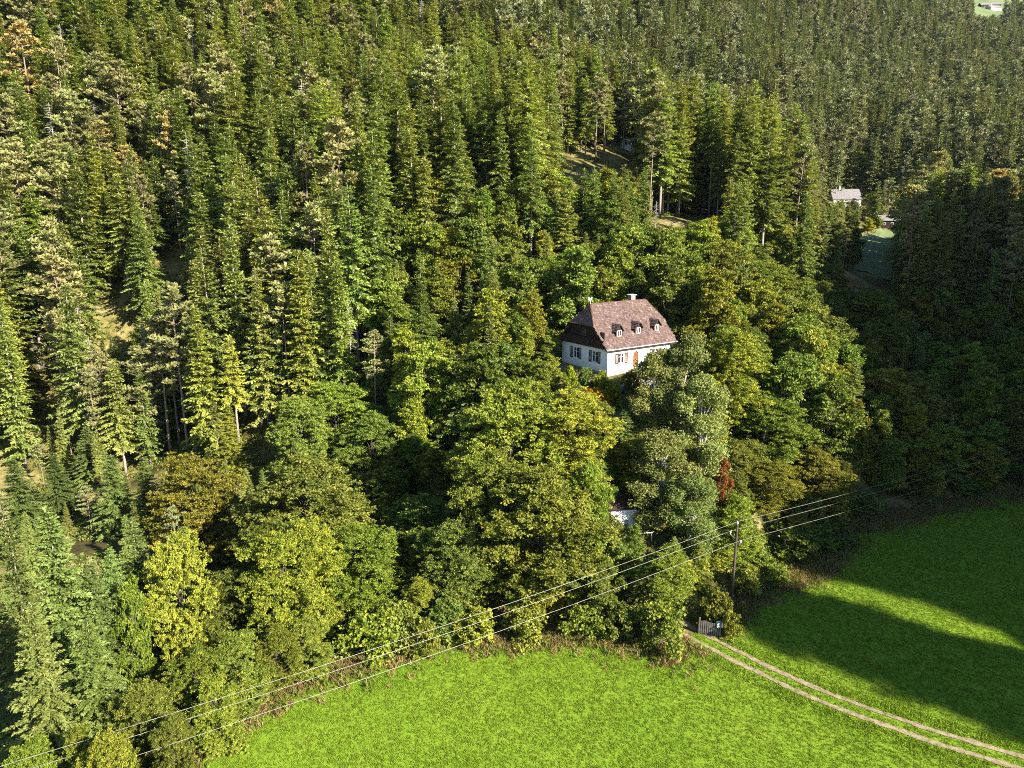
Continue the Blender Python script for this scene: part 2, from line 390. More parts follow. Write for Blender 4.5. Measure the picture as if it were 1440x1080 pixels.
mb = MB(); wall_face(mb, HL, WH - .05, W_FRONT, front); wall_face(mb, HW, WH - .35, W_GABLE, gable)
wall_face(mb, HL, WH - .05, [], back); wall_face(mb, HW, WH - .35, [(3, 4.1, 1.3, 2.7)], right)
mb.build('wall', M['plaster'], house, recalc=False)
mb = MB(); mb.box((-.06, -.06, -1.6), (HL + .06, -.003, .22)); mb.box((-.06, -.06, -1.6), (-.003, HW + .06, .22)); mb.build('plinth', M['stone'], house)
mb = MB(); mb.box((.5, .5, -1), (HL - .5, HW - .5, 3)); mb.build('interior', M['wood_dark'], house)

def window(tf, a, b, c, d, shut, parent, sw=.55, arch=False):
    f = MB(); fr = .07
    def bx(u0, u1, z0, z1, d0, d1, m_=f):
        p = [tf(u0, d0, z0), tf(u1, d1, z1)]; lo = [min(x, y) for x, y in zip(*p)]; hi = [max(x, y) for x, y in zip(*p)]; m_.box(lo, hi)
    bx(a, a + fr, c, d, .08, .15); bx(b - fr, b, c, d, .08, .15); bx(a + fr, b - fr, c, c + fr, .08, .15); bx(a + fr, b - fr, d - fr, d, .08, .15)
    mid = (a + b) / 2; bx(mid - .05, mid + .05, c + fr, d - fr, .07, .15); bx(a + fr, mid - .05, c + (d - c) * .62, c + (d - c) * .62 + .045, .09, .14); bx(mid + .05, b - fr, c + (d - c) * .62, c + (d - c) * .62 + .045, .09, .14)
    o = f.build('window', M['white'], parent)
    g = MB(); bx(a + .02, mid - .01, c + .02, d - .02, .12, .13, g); g.build('pane', M['glass'], o)
    g = MB(); bx(mid + .01, b - .02, c + .02, d - .02, .12, .13, g); g.build('pane', M['glass'], o)
    s = MB(); bx(a - .1, b + .1, c - .09, c - .01, -.10, .05, s); s.build('sill', M['white'], o)
    if shut:
        for u0, u1 in ((a - sw - .06, a - .06), (b + .06, b + .06 + sw)):
            s = MB(); e = .06
            bx(u0, u0 + e, c - .04, d + .04, -.07, -.01, s); bx(u1 - e, u1, c - .04, d + .04, -.07, -.01, s)
            bx(u0 + e, u1 - e, c - .04, c + .04, -.07, -.01, s); bx(u0 + e, u1 - e, d - .04, d + .04, -.07, -.01, s)
            k = 9
            for i in range(k):
                zc = c + .04 + (d - c - .08) * (i + .5) / k; bx(u0 + e, u1 - e, zc - .055, zc + .04, -.055, -.02, s)
            s.build('shutter', shut, parent)
    return o
window(front, *W_FRONT[0], M['shutter_brown'], house); window(front, *W_FRONT[2], M['shutter_brown'], house)
for q in W_GABLE: window(gable, *q, M['shutter_dark'], house)
# arched plank door
u0, u1, z0, z1 = W_FRONT[1]; uc = (u0 + u1) / 2; r = (u1 - u0) / 2
def arch_poly(rr, zb, n=12): return [(uc - rr, zb)] + [(uc - rr * math.cos(math.pi * i / n), z1 - r + rr * math.sin(math.pi * i / n)) for i in range(n + 1)] + [(uc + rr, zb)]
mb = MB(); mb.prism(arch_poly(r - .06, z0 + .01), 1, .12, .18); dr = mb.build('door', M['door'], house)
for i in range(4):
    a = u0 + .12 + i * .21; h = z1 - r + math.sqrt(max(0, (r - .12) ** 2 - (a + .09 - uc) ** 2)) - .05
    MB().box((a, .10, z0 + .08), (a + .17, .125, h)).build('door_plank', M['door'], dr)
MB().tube([(u1 - .22, .10, z0 + 1.05), (u1 - .22, .04, z0 + 1.05), (u1 - .34, .04, z0 + 1.05)], .02).build('door_handle', M['metal'], dr)
spand = MB()
for sgn in (-1, 1):
    pts = [(uc + sgn * (r + .002) * math.cos(math.pi / 2 * i / 6), z1 - r + (r + .002) * math.sin(math.pi / 2 * i / 6)) for i in range(7)]
    poly = pts + [(uc + sgn * (r + .002), z1 + .002)]
    spand.prism(poly, 1, -.004, .2)
spand.build('door_arch', M['plaster'], house)
for k in range(3): MB().box((u0 - .35 - .1 * k, -.45 - .3 * k, -.9), (u1 + .35 + .1 * k, -.064 if k == 0 else -.451 - .3 * (k - 1), .38 - .17 * k)).build('door_step', M['stone'], house)
# dark timber gable with board battens, balcony with planked parapet
GP = [(0.02, WH - .34), (HW - .02, WH - .34), (HW - .02, WH + .0), (HW - (QK + .1) , ZK - .12), (QK + .1, ZK - .12), (.02, WH + .0)]
for x0, x1, nm in ((-.05, .1, 'gable_cladding'), (HL - .1, HL + .05, 'gable_cladding')):
    mb = MB(); mb.prism(GP, 0, x0, x1)
    for i in range(34):
        yb = .2 + i * (HW - .4) / 33; top = min(ZK - .15, WH + min(yb, HW - yb) * TP - .1)
        xx = (x0 - .03, x0 - .003) if x0 < 0 else (x1 + .003, x1 + .03); mb.box((xx[0], yb - .03, WH - .33), (xx[1], yb + .03, top))
    tag(mb.build(nm, M['wood_dark'], house), kind='stuff')
MB().box((-.54, .35, WH - .32), (-.08, HW - .35, WH - .18)).build('balcony_floor', M['wood_dark'], house)
rail = MB().box((-.60, .3, WH + .75), (-.50, HW - .3, WH + .85)).build('balcony_rail', M['wood_dark'], house)
for i in range(42): MB().box((-.56, .34 + i * .2215, WH - .30), (-.53, .34 + i * .2215 + .19, WH + .749)).build('balcony_board', M['wood_dark'], rail)
for yb in (1.1, HW - 1.1, HW / 2): MB().box((-.07, yb - .45, WH + .9), (-.052, yb + .45, WH + 1.9)).build('gable_window', M['glass'], house)
# roof body
def slab(mb, P_, th):
    P_ = [Vector(q) for q in P_]; nrm = (P_[1] - P_[0]).cross(P_[2] - P_[0]).normalized()
    if nrm.z < 0: nrm = -nrm
    k = len(P_); mb.add([*P_, *[q - nrm * th for q in P_]], [tuple(range(k)), tuple(range(2*k - 1, k - 1, -1))] + [(i, i + k, (i+1) % k + k, (i+1) % k) for i in range(k)])
xl, xr = -VO, HL + VO
PF = [(xl, -OE, ZE), (xr, -OE, ZE), (xr, QK, ZK), (xr - RI, HW/2, ZR), (xl + RI, HW/2, ZR), (xl, QK, ZK)]
PB = [(a, HW - b, c) for a, b, c in PF]
HLp = [(xl, QK, ZK), (xl + RI, HW/2, ZR), (xl, HW - QK, ZK)]
HRp = [(xr, QK, ZK), (xr - RI, HW/2, ZR), (xr, HW - QK, ZK)]
mb = MB()
for q in (PF, PB, HLp, HRp): slab(mb, q, .2)
roof = mb.build('roof', M['wood_dark'], house)
# shingles, each a thin lapped slab
def shingles(planes, name, parent, tw=.27, ex=.29):
    V = []; F = []; T = []
    for P_ in planes:
        P_ = [Vector(q) for q in P_]; nrm = (P_[1] - P_[0]).cross(P_[2] - P_[0]).normalized()
        if nrm.z < 0: nrm = -nrm
        uax = Vector((0, 0, 1)).cross(nrm).normalized(); vax = nrm.cross(uax)
        if vax.z < 0: vax = -vax; uax = -uax
        o = P_[0]; pl = [((q - o).dot(uax), (q - o).dot(vax)) for q in P_]
        us = [q[0] for q in pl]; vs = [q[1] for q in pl]; arr = np.array(pl)
        row = 0; v = min(vs)
        while v < max(vs) - .05:
            u = min(us) - tw * (.5 if row % 2 else 0)
            while u < max(us):
                wd = tw * random.uniform(.82, 1.16)
                if inside(np.array([[u + wd / 2, v + ex * .5]]), arr)[0]:
                    lift = random.uniform(.035, .07); i0 = len(V); vl = v - .04 + random.uniform(-.02, .02)
                    for (a, b, h) in ((u + .008, vl, lift), (u + wd - .008, vl, lift), (u + wd - .008, v + ex * 1.05, .012), (u + .008, v + ex * 1.05, .012)):
                        V.append(o + uax * a + vax * b + nrm * (h + .02))
                    for (a, b, h) in ((u + .008, vl, 0), (u + wd - .008, vl, 0)): V.append(o + uax * a + vax * b + nrm * (h + .003))
                    F += [(i0, i0+1, i0+2, i0+3), (i0+4, i0+5, i0+1, i0), (i0, i0+3, i0+4, i0+4), (i0+5, i0+2, i0+1, i0+1)]
                    T += [min(1, max(0, random.gauss(.40, .20)))] * 4
                u += wd
            v += ex; row += 1
    me = bpy.data.meshes.new(name); me.from_pydata(V, [], [tuple(dict.fromkeys(f)) for f in F]); me.materials.append(M['shingle'])
    at_ = me.attributes.new('tint', 'FLOAT', 'FACE'); at_.data.foreach_set('value', T); me.update()
    return tag(link(name, me, parent), kind='stuff')
shingles([PF, PB, HLp, HRp], 'shingles', roof)
# ridge and hip caps, gutter
for a, b in ((PF[4], PF[3]), (PF[4], PF[5]), (PF[3], PF[2]), (PB[4], PB[5]), (PB[3], PB[2])):
    a, b = Vector(a), Vector(b); MB().tube([a + Vector((0, 0, .03)), b + Vector((0, 0, .03))], .085, 6).build('ridge_cap', M['shutter_brown'], roof)
MB().tube([(xl, -OE - .09, ZE - .02), (xr, -OE - .09, ZE - .02)], .085, 8).build('gutter', M['metal'], roof)
MB().box((xl + .02, -OE - .004, ZE - .3), (xr - .02, -OE + .05, ZE - .1)).build('fascia', M['wood_dark'], roof)  # dark colour stands in for the shadow under the eave
MB().tube([(HL - .15, -.12, ZE - .05), (HL - .15, -.12, -.8)], .05, 8).build('downpipe', M['metal'], house)
# finial with a small white bird vane on the near ridge end
fx, fz = xl + RI, ZR
fin = MB().tube([(fx, HW/2, fz - .1), (fx, HW/2, fz + .75)], .05, 6).build('finial', M['white'], roof)
mb = MB(); mb.prism([(-.34, .62), (-.12, .52), (.10, .52), (.22, .70), (.34, .98), (.22, 1.02), (.14, .86), (-.06, .78), (-.30, 1.0), (-.40, .86)], 1, HW/2 - .03, HW/2 + .03)
mb.v = [(a + fx, b, c + fz) for a, b, c in mb.v]; mb.build('weather_vane', M['white'], fin)
# chimney
cx, cy = 9.6, HW/2 + .75
ch = MB().box((cx - .42, cy - .35, ZR - 1.6), (cx + .42, cy + .35, ZR + .62)).build('chimney', M['brick'], roof)
MB().box((cx - .56, cy - .48, ZR + .74), (cx + .56, cy + .48, ZR + .84)).build('chimney_cap', M['white'], ch)
for a in (-.36, .36):
    for b in (-.29, .29): MB().box((cx + a - .06, cy + b - .05, ZR + .618), (cx + a + .06, cy + b + .05, ZR + .742)).build('cap_post', M['brick'], ch)
# dormers
for sx, yd in ((2.92, .95), (6.64, 1.02), (10.4, 1.1)):
    z0 = WH + yd * TP; hwid = .62; hc = .95; rg = .80; yb = yd + (hc + rg) / TP + .3
    mb = MB(); prof = [(sx - hwid, z0 - .25), (sx + hwid, z0 - .25), (sx + hwid, z0 + hc), (sx, z0 + hc + rg - .08), (sx - hwid, z0 + hc)]
    mb.prism(prof, 1, yd + .05, yb - .2); d = mb.build('dormer', M['wood_dark'], roof)
    # white front panel with an opening for the window
    a, b, c, e = sx - .36, sx + .36, z0 + .08, z0 + .92
    mb = MB(); mb.box((sx - hwid - .01, yd - .01, z0 - .2), (a, yd + .05, z0 + hc)); mb.box((b, yd - .01, z0 - .2), (sx + hwid + .01, yd + .05, z0 + hc)); mb.box((a, yd - .01, z0 - .2), (b, yd + .05, c))
    gf = MB(); gf.prism([(sx - hwid - .01, z0 + hc + .001), (sx + hwid + .01, z0 + hc + .001), (sx, z0 + hc + rg - .07)], 1, yd - .01, yd + .05); gf.build('dormer_gable', M['wood_dark'], d); mb.box((a, yd - .01, e), (b, yd + .05, z0 + hc)); mb.build('dormer_front', M['shutter_brown'], d)
    mb = MB(); mb.box((a, yd - .03, c), (a + .07, yd + .045, e)); mb.box((b - .07, yd - .03, c), (b, yd + .045, e)); mb.box((a + .07, yd - .03, c), (b - .07, yd + .045, c + .07)); mb.box((a + .07, yd - .03, e - .07), (b - .07, yd + .045, e)); mb.box((sx - .03, yd - .025, c + .07), (sx + .03, yd + .045, e - .07))
    wn = mb.build('dormer_window', M['white'], d); MB().box((a + .05, yd + .01, c + .05), (b - .05, yd + .03, e - .05)).build('pane', M['glass'], wn)
    ov = .14; ez = hc - ov * rg / hwid
    for sg in (-1, 1):
        q = [(sx + sg * (hwid + ov), yd - .22, z0 + ez), (sx, yd - .22, z0 + hc + rg), (sx, yb, z0 + hc + rg), (sx + sg * (hwid + ov), yb - .35, z0 + ez)]
        mb = MB(); slab(mb, q, .07); ro = mb.build('dormer_roof', M['wood_dark'], d)
        shingles([q], 'shingles', ro, .2, .24)
# terrace stones in front of the house
def stone_mesh(seed, s):
    rr = random.Random(seed); bm = bmesh.new(); bmesh.ops.create_icosphere(bm, subdivisions=2, radius=1)
    for v in bm.verts:
        k = 1 + .28 * mnoise.noise(v.co * 1.6 + Vector((seed * 3.1, 0, 0))); v.co = Vector((v.co.x * s[0] * k, v.co.y * s[1] * k, v.co.z * s[2] * k))
    me = bpy.data.meshes.new('stone'); bm.to_mesh(me); bm.free(); me.materials.append(M['rock']); return me
wl = empty('garden_wall', (A_H[0], A_H[1], Z_H), PHI); tag(wl, 'low dry stone retaining wall below the white house', 'wall')
stones = [stone_mesh(i, (.42, .30, .26)) for i in range(4)]
gw = [(x, -3.2 + .25 * math.sin(x)) for x in np.arange(-1.8, 8, .62)]
for k, (x, y) in enumerate(gw):
    for lv in range(2):
        q = A_H + HA * (x + .3 * lv) + HB * y
        o = link('stone', stones[(k + lv) % 4], wl, (x + .3 * lv, y, gz(*q) - Z_H + .12 + .40 * lv), random.uniform(-.3, .3))

# ------------------------------------------------------------------ power line
PB_ = on_level(1028, 853); LDIR = np.array([55, 29.8]); LDIR = LDIR / np.linalg.norm(LDIR); LN = np.array([LDIR[1], -LDIR[0]])
PH = 9.5
def pole_at(q, label, dz=0.0):
    z = max(gz(*q), 0) - .02 - dz
    e = empty('utility_pole', (q[0], q[1], z), math.atan2(LDIR[1], LDIR[0])); tag(e, label, 'utility pole', 'poles of the power line')
    MB().tube([(0, 0, -.5), (0, 0, 5), (0, 0, PH)], [.16, .135, .11], 10).build('shaft', M['pole'], e)
    MB().tube([(0, 0, PH - .1), (0, 0, PH + .12)], .03, 6).build('top_pin', M['metal'], e)
    res = []
    for (yy, zz) in ((0, PH + .1), (.85, PH - 1.3), (-.62, PH - 1.75)):
        if yy: MB().tube([(0, 0, zz - .45), (0, yy * .9, zz - .22), (0, yy, zz - .1)], .035, 6).build('bracket', M['metal'], e)
        MB().tube([(0, yy, zz - .1), (0, yy, zz), (0, yy, zz + .06), (0, yy, zz + .14), (0, yy, zz + .2)], [.05, .09, .06, .08, .03], 8).build('insulator', M['ceramic'], e)
        n2 = np.array([-LDIR[1], LDIR[0]]); res.append((q[0] + n2[0] * yy, q[1] + n2[1] * yy, z + zz + .2))
    return res
p_mid = pole_at(PB_, 'tall dark timber utility pole standing at the meadow edge beside the gate')
p_l = pole_at(PB_ - LDIR * 78 + LN * 1.5, 'timber utility pole beyond the scrub at the lower end of the line', 2.0)
p_r = pole_at(PB_ + LDIR * 82, 'timber utility pole in the shade at the far side of the meadow')
for k, wn in enumerate(('topmost', 'middle', 'lowest')):
    mb = MB(); pts = []
    for a, b in ((p_l[k], p_mid[k]), (p_mid[k], p_r[k])):
        for i in range(25):
            t = i / 24; pts.append((a[0] + (b[0]-a[0])*t, a[1] + (b[1]-a[1])*t, a[2] + (b[2]-a[2])*t - .9 * 4 * t * (1-t)))
    pts = pts[:25] + pts[26:]
    o = mb.tube(pts, .012, 5).build('power_wire', M['wire'], None); tag(o, f'{wn} of the three pale power wires strung over the meadow edge', 'wire', 'power wires on the poles')

# ------------------------------------------------------------------ gate, post box, small hut, cottages
q = on_level(983, 889, .2); g2 = on_level(1004, 893, .2); ang = math.atan2(g2[1] - q[1], g2[0] - q[0]); gl = 2.0
gt = empty('field_gate', (q[0], q[1], max(gz(*q), .0) + .05), ang); tag(gt, 'weathered grey wooden picket gate where the track enters the wood', 'gate')
for x in (0, gl): MB().box((x - .07, -.07, -.3), (x + .07, .07, 1.75)).build('post', M['greywood'], gt)
for z in (.45, 1.3): MB().box((.072, -.02, z), (gl - .072, .03, z + .12)).build('crossbar', M['greywood'], gt)
for i in range(9):
    x = .2 + i * .2; MB().prism([(x - .065, .15), (x + .065, .15), (x + .065, 1.45 + .1 * math.sin(i)), (x, 1.53 + .1 * math.sin(i)), (x - .065, 1.45 + .1 * math.sin(i))], 1, -.052, -.022).build('picket', M['greywood'], gt)
pb = on_level(1011, 893, .2); e = empty('letter_box', (pb[0], pb[1], max(gz(*pb), 0) + .03)); tag(e, 'white letter box on a short dark post beside the gate', 'letter box')
MB().tube([(0, 0, -.2), (0, 0, 1.15)], .05, 6).build('post', M['pole'], e)
mb = MB(); mb.prism([(-.3, 1.1), (.3, 1.1), (.3, 1.5), (.18, 1.62), (-.18, 1.62), (-.3, 1.5)], 1, -.2, .2); mb.build('box', M['white'], e); MB().box((-.18, -.212, 1.38), (.18, -.203, 1.42)).build('slot', M['shutter_dark'], e)

def cottage(name, loc, rz, L, W, H, pitch, mats, label, group=None, chim=True, win=2, door=True):
    e = empty(name, loc, rz); tag(e, label, 'house' if L > 4.5 else 'hut', group); t_ = math.tan(pitch); zr = H + W / 2 * t_; o_ = .35
    mb = MB(); mb.prism([(0, -2.0), (W, -2.0), (W, H), (W/2, zr), (0, H)], 0, 0, L); mb.build('wall', mats[0], e)
    mb = MB()
    for sg in (0, 1):
        f_ = (lambda y: y) if sg == 0 else (lambda y: W - y)
        slab(mb, [(-o_, f_(-o_), H - o_*t_ + .16), (L + o_, f_(-o_), H - o_*t_ + .16), (L + o_, W/2, zr + .16), (-o_, W/2, zr + .16)], .14)
    ro = mb.build('roof', mats[1], e)
    if chim:
        c_ = MB().box((L*.28, W*.5 - .3, zr - .6), (L*.28 + .6, W*.5 + .3, zr + 1.2)).build('chimney', M['white'], ro); MB().box((L*.28 - .08, W*.5 - .38, zr + 1.2), (L*.28 + .68, W*.5 + .38, zr + 1.3)).build('chimney_cap', M['metal'], c_)
    for i in range(win):
        x = L * (i + .6) / (win + .2 + (1 if door else 0)); wo_ = MB()
        ww, hh, zc = .45, .5, H * .55
        wo_.box((x - ww, -.05, zc - hh), (x - ww + .09, -.002, zc + hh)); wo_.box((x + ww - .09, -.05, zc - hh), (x + ww, -.002, zc + hh)); wo_.box((x - ww + .09, -.05, zc - hh), (x + ww - .09, -.002, zc - hh + .09)); wo_.box((x - ww + .09, -.05, zc + hh - .09), (x + ww - .09, -.002, zc + hh))
        w_ = wo_.build('window', M['white'], e); MB().box((x - ww + .05, -.03, zc - hh + .05), (x + ww - .05, -.006, zc + hh - .05)).build('pane', M['glass'], w_)
    if door:
        x = L * .86; MB().box((x - .42, -.05, -.1), (x + .42, -.002, min(2.0, H - .15))).build('door', M['wood_dark'], e)
    return e
def stand(px, py, t): q = ray(px, py, t); return (q[0], q[1], gz(q[0], q[1]))
l = stand(858, 752, 80); cottage('garden_hut', l, R(8), 3.4, 2.8, 2.5, R(32), (M['plaster'], M['wood_dark']), 'small whitewashed hut half hidden by leaves below the big house', chim=False, win=0, door=False)
C1 = stand(1172, 284, 290); cottage('cottage', (C1[0], C1[1], C1[2]), R(-6), 11, 9, 3.2, R(42), (M['render_far'], M['greyroof']), 'distant cottage with grey roof and white chimney by the far clearing')
C2 = stand(1238, 305, 272); cottage('timber_barn', C2, R(-14), 9, 6, 2.6, R(34), (M['wood_dark'], M['greyroof']), 'distant dark timber barn with a low pale grey roof by the far clearing', chim=False)
C3 = stand(874, 221, 236); cottage('forest_hut', C3, R(6), 4.4, 3, 1.9, R(24), (M['white'], M['metal']), 'small pale hut among pine trunks above the white house', chim=False, win=1)
C4 = stand(1394, 9, 806); cottage('farmhouse', C4, R(10), 15, 10, 5, R(35), (M['render_far'], M['greyroof']), 'pale farmhouse on the far sunlit pasture')
C5 = stand(1380, 8, 818); cottage('hay_barn', C5, R(-5), 22, 9, 4.5, R(35), (M['wood_dark'], M['greyroof']), 'long dark timber barn beside the pale farmhouse', chim=False)
bpole = empty('barrier_pole', stand(893, 757, 79), R(4)); tag(bpole, 'white horizontal rail on two posts beside the small hut', 'rail')
for x in (0, 1.9): MB().box((x - .04, -.04, -.3), (x + .04, .04, 1.0)).build('post', M['white'], bpole)
MB().tube([(-.1, -.07, .92), (2.0, -.07, .96)], .045, 6).build('bar', M['white'], bpole)
# far pasture and lawn of the clearing
def patch(name, pts, lift, mat, label, step):
    B = resample(pts, step); c = B.mean(0); V = [c]; rings = 8
    for k in range(1, rings + 1): V += list(c + (B - c) * k / rings)
    V = np.array(V); m_ = len(B); F = []
    for i in range(m_): F.append((0, 1 + i, 1 + (i + 1) % m_))
    for k in range(rings - 1):
        for i in range(m_):
            a = 1 + k * m_ + i; b = 1 + k * m_ + (i + 1) % m_; F += [(a, a + m_, b + m_), (a, b + m_, b)]
    o = link(name, fast_mesh(name, np.c_[V, ground(V) + lift], np.array(F), mat, True)); return tag(o, kind='structure', label=label)
def gpts(l): return [tuple(ray(*q)[:2]) for q in l]
PASTURE = gpts([(1372, 22, 760), (1440, 24, 760), (1520, 20, 780), (1500, -40, 900), (1400, -30, 900), (1345, 0, 830)])
LAWN = gpts([(1198, 402, 196), (1250, 404, 196), (1268, 360, 235), (1275, 330, 262), (1240, 312, 275), (1205, 345, 240)])
patch('pasture', PASTURE, 1.5, M['far_meadow'], 'sunlit green pasture high on the far slope', 12)
patch('lawn', LAWN, .3, M['far_meadow'], 'narrow grass clearing beside the far cottage', 3)

# ------------------------------------------------------------------ plants: prototypes
def leaf_mesh(name, C, D, U, L, Wd, T, mat, fold=.25, shape='leaf'):
    """C centres/bases (n,3), D directions, U approximate normals, L lengths, Wd widths, T tints -> quads"""
    D = D / np.maximum(np.linalg.norm(D, axis=1, keepdims=True), 1e-6)
    S = np.cross(D, U); S /= np.maximum(np.linalg.norm(S, axis=1, keepdims=True), 1e-6); Nn = np.cross(S, D)
    L = np.broadcast_to(L, len(C))[:, None]; Wd = np.broadcast_to(Wd, len(C))[:, None]
    mid = C + D * L * (.45 if shape == 'leaf' else .62)
    V = np.stack([C, mid + S * Wd * .5 + Nn * Wd * fold, C + D * L, mid - S * Wd * .5 + Nn * Wd * fold], 1).reshape(-1, 3)
    F = np.arange(len(V)).reshape(-1, 4)
    F = np.concatenate([F[:, [0, 1, 2]], F[:, [0, 2, 3]]], 1).reshape(-1, 3)
    me = fast_mesh(name, V, F, mat)
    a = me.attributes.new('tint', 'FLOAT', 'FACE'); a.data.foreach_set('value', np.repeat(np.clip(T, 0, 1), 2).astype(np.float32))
    return me
def rnd_dirs(r, n):
    v = r.normal(0, 1, (n, 3)); return v / np.linalg.norm(v, axis=1, keepdims=True)

def conifer(seed, h, rad, clear, dz, nbr, step, tl, tw, mat, droop=.25, power=.85, bark='bark', up=.35, sparse=0., shape=.0, per=3, hang=.35):
    r = np.random.default_rng(seed)
    mb = MB(); lean = r.normal(0, .12, 2)
    zs = np.linspace(-.6, h, 7); mb.tube([(lean[0] * (z/h)**2, lean[1] * (z/h)**2, z) for z in zs], [max(.02, h * .0105 * (1 - max(0, z) / h) ** .8 + .012) for z in zs], 7)
    C = []; D = []; U = []; L = []; T = []
    z = clear * h; tops = h - .05
    gap = r.random() * 6.28
    while z < tops:
        k = (z - clear * h) / (h - clear * h)
        bl = rad * (1 - k) ** power * (1 - shape * math.exp(-k * 9)) + .28
        for b in range(nbr):
            if r.random() < sparse: continue
            az = gap + b * 6.283 / nbr + r.normal(0, .25); l = bl * r.uniform(.45, 1.2)
            el0 = up * k + r.normal(-.05, .10) - droop * (1 - k) * .6
            ns = max(1, int(l / step)); bt = r.random()
            s = (np.arange(ns) + r.random(ns) * .8 + .15) / ns * l
            # branch curve: sinks then lifts at its tip
            hz = np.sin(el0) * s - droop * (1 - k * .7) * (s / max(l, .1)) * s * .55 + .10 * l * (s / max(l, .1)) ** 3
            dirh = np.array([math.cos(az), math.sin(az)]); side = np.array([-dirh[1], dirh[0]])
            zb = z + r.normal(0, dz * .42)
            base = np.c_[s[:, None] * math.cos(el0) * dirh + lean * (z/h)**2, zb + hz]
            for j in range(per):
                sg = (j - (per - 1) / 2) / max(1, (per - 1) / 2) if per > 1 else 0
                sg = sg + r.normal(0, .25, ns)
                dd = np.c_[dirh[None] * r.uniform(.45, 1.1, (ns, 1)) + side[None] * sg[:, None] * 1.0, -hang + r.normal(0, .28, ns) + (.5 * k)]
                C.append(base + r.normal(0, .04, (ns, 3))); D.append(dd); U.append(np.c_[r.normal(0, .35, (ns, 2)), np.ones(ns)])
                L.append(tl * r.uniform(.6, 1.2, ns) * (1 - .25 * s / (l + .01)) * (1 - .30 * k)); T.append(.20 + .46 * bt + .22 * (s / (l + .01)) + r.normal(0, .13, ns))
        z += dz * r.uniform(.75, 1.25) * (1 - .35 * k); gap += 2.1
    # leader
    nl = 6; C.append(np.c_[np.zeros((nl, 2)) + lean, h - np.linspace(0, .9, nl)]); D.append(np.c_[r.normal(0, .45, (nl, 2)), np.ones(nl)]); U.append(rnd_dirs(r, nl)); L.append(np.full(nl, .4)); T.append(np.full(nl, .6))
    C, D, U, L, T = map(np.concatenate, (C, D, U, L, T))
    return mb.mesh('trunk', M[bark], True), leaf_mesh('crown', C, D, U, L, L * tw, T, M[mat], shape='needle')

def pine(seed, h, rad, clear, nb, ncl, tl, mat='pine', bark='bark_pine'):
    r = np.random.default_rng(seed); mb = MB(); lean = r.normal(0, .5, 2)
    cx = lambda z: lean * (z / h) ** 2
    zs = np.linspace(-.6, h * .97, 7); mb.tube([(*cx(z), z) for z in zs], [max(.03, h * .0095 * (1 - .85 * max(0, z) / h)) for z in zs], 7)
    C = []; D = []; U = []; T = []
    for b in range(nb):
        k = r.random() ** .8; z = (clear + (1 - clear) * k) * h * .97; az = r.random() * 6.283
        prof = math.sin(math.pi * (.18 + .80 * k)) ** .7 if k > .2 else .55 + k
        l = rad * prof * r.uniform(.5, 1.1) + .2; el = .10 + .55 * k + r.normal(0, .12)
        d = np.array([math.cos(az) * math.cos(el), math.sin(az) * math.cos(el), math.sin(el)]); p0 = np.array([*cx(z), z])
        mb.tube([p0, p0 + d * l * .55 + [0, 0, -.03 * l], p0 + d * l], [.05, .035, .015], 4, cap=False)
        for c in range(max(2, int(3 * l / rad * 1.6))):
            q = p0 + d * l * r.uniform(.35, 1.05) + r.normal(0, .22, 3) * [1, 1, .45]
            v = rnd_dirs(r, ncl); v[:, 2] = np.abs(v[:, 2]) * .75 + .08; ct = r.random()
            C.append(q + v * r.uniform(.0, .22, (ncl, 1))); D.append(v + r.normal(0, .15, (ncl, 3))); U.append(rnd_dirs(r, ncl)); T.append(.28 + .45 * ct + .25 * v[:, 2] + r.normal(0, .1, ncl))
    C, D, U, T = map(np.concatenate, (C, D, U, T)); n_ = len(C); L = tl * r.uniform(.6, 1.2, n_)
    return mb.mesh('trunk', M[bark], True), leaf_mesh('crown', C, D, U, L, L * .40, T, M[mat], shape='needle')

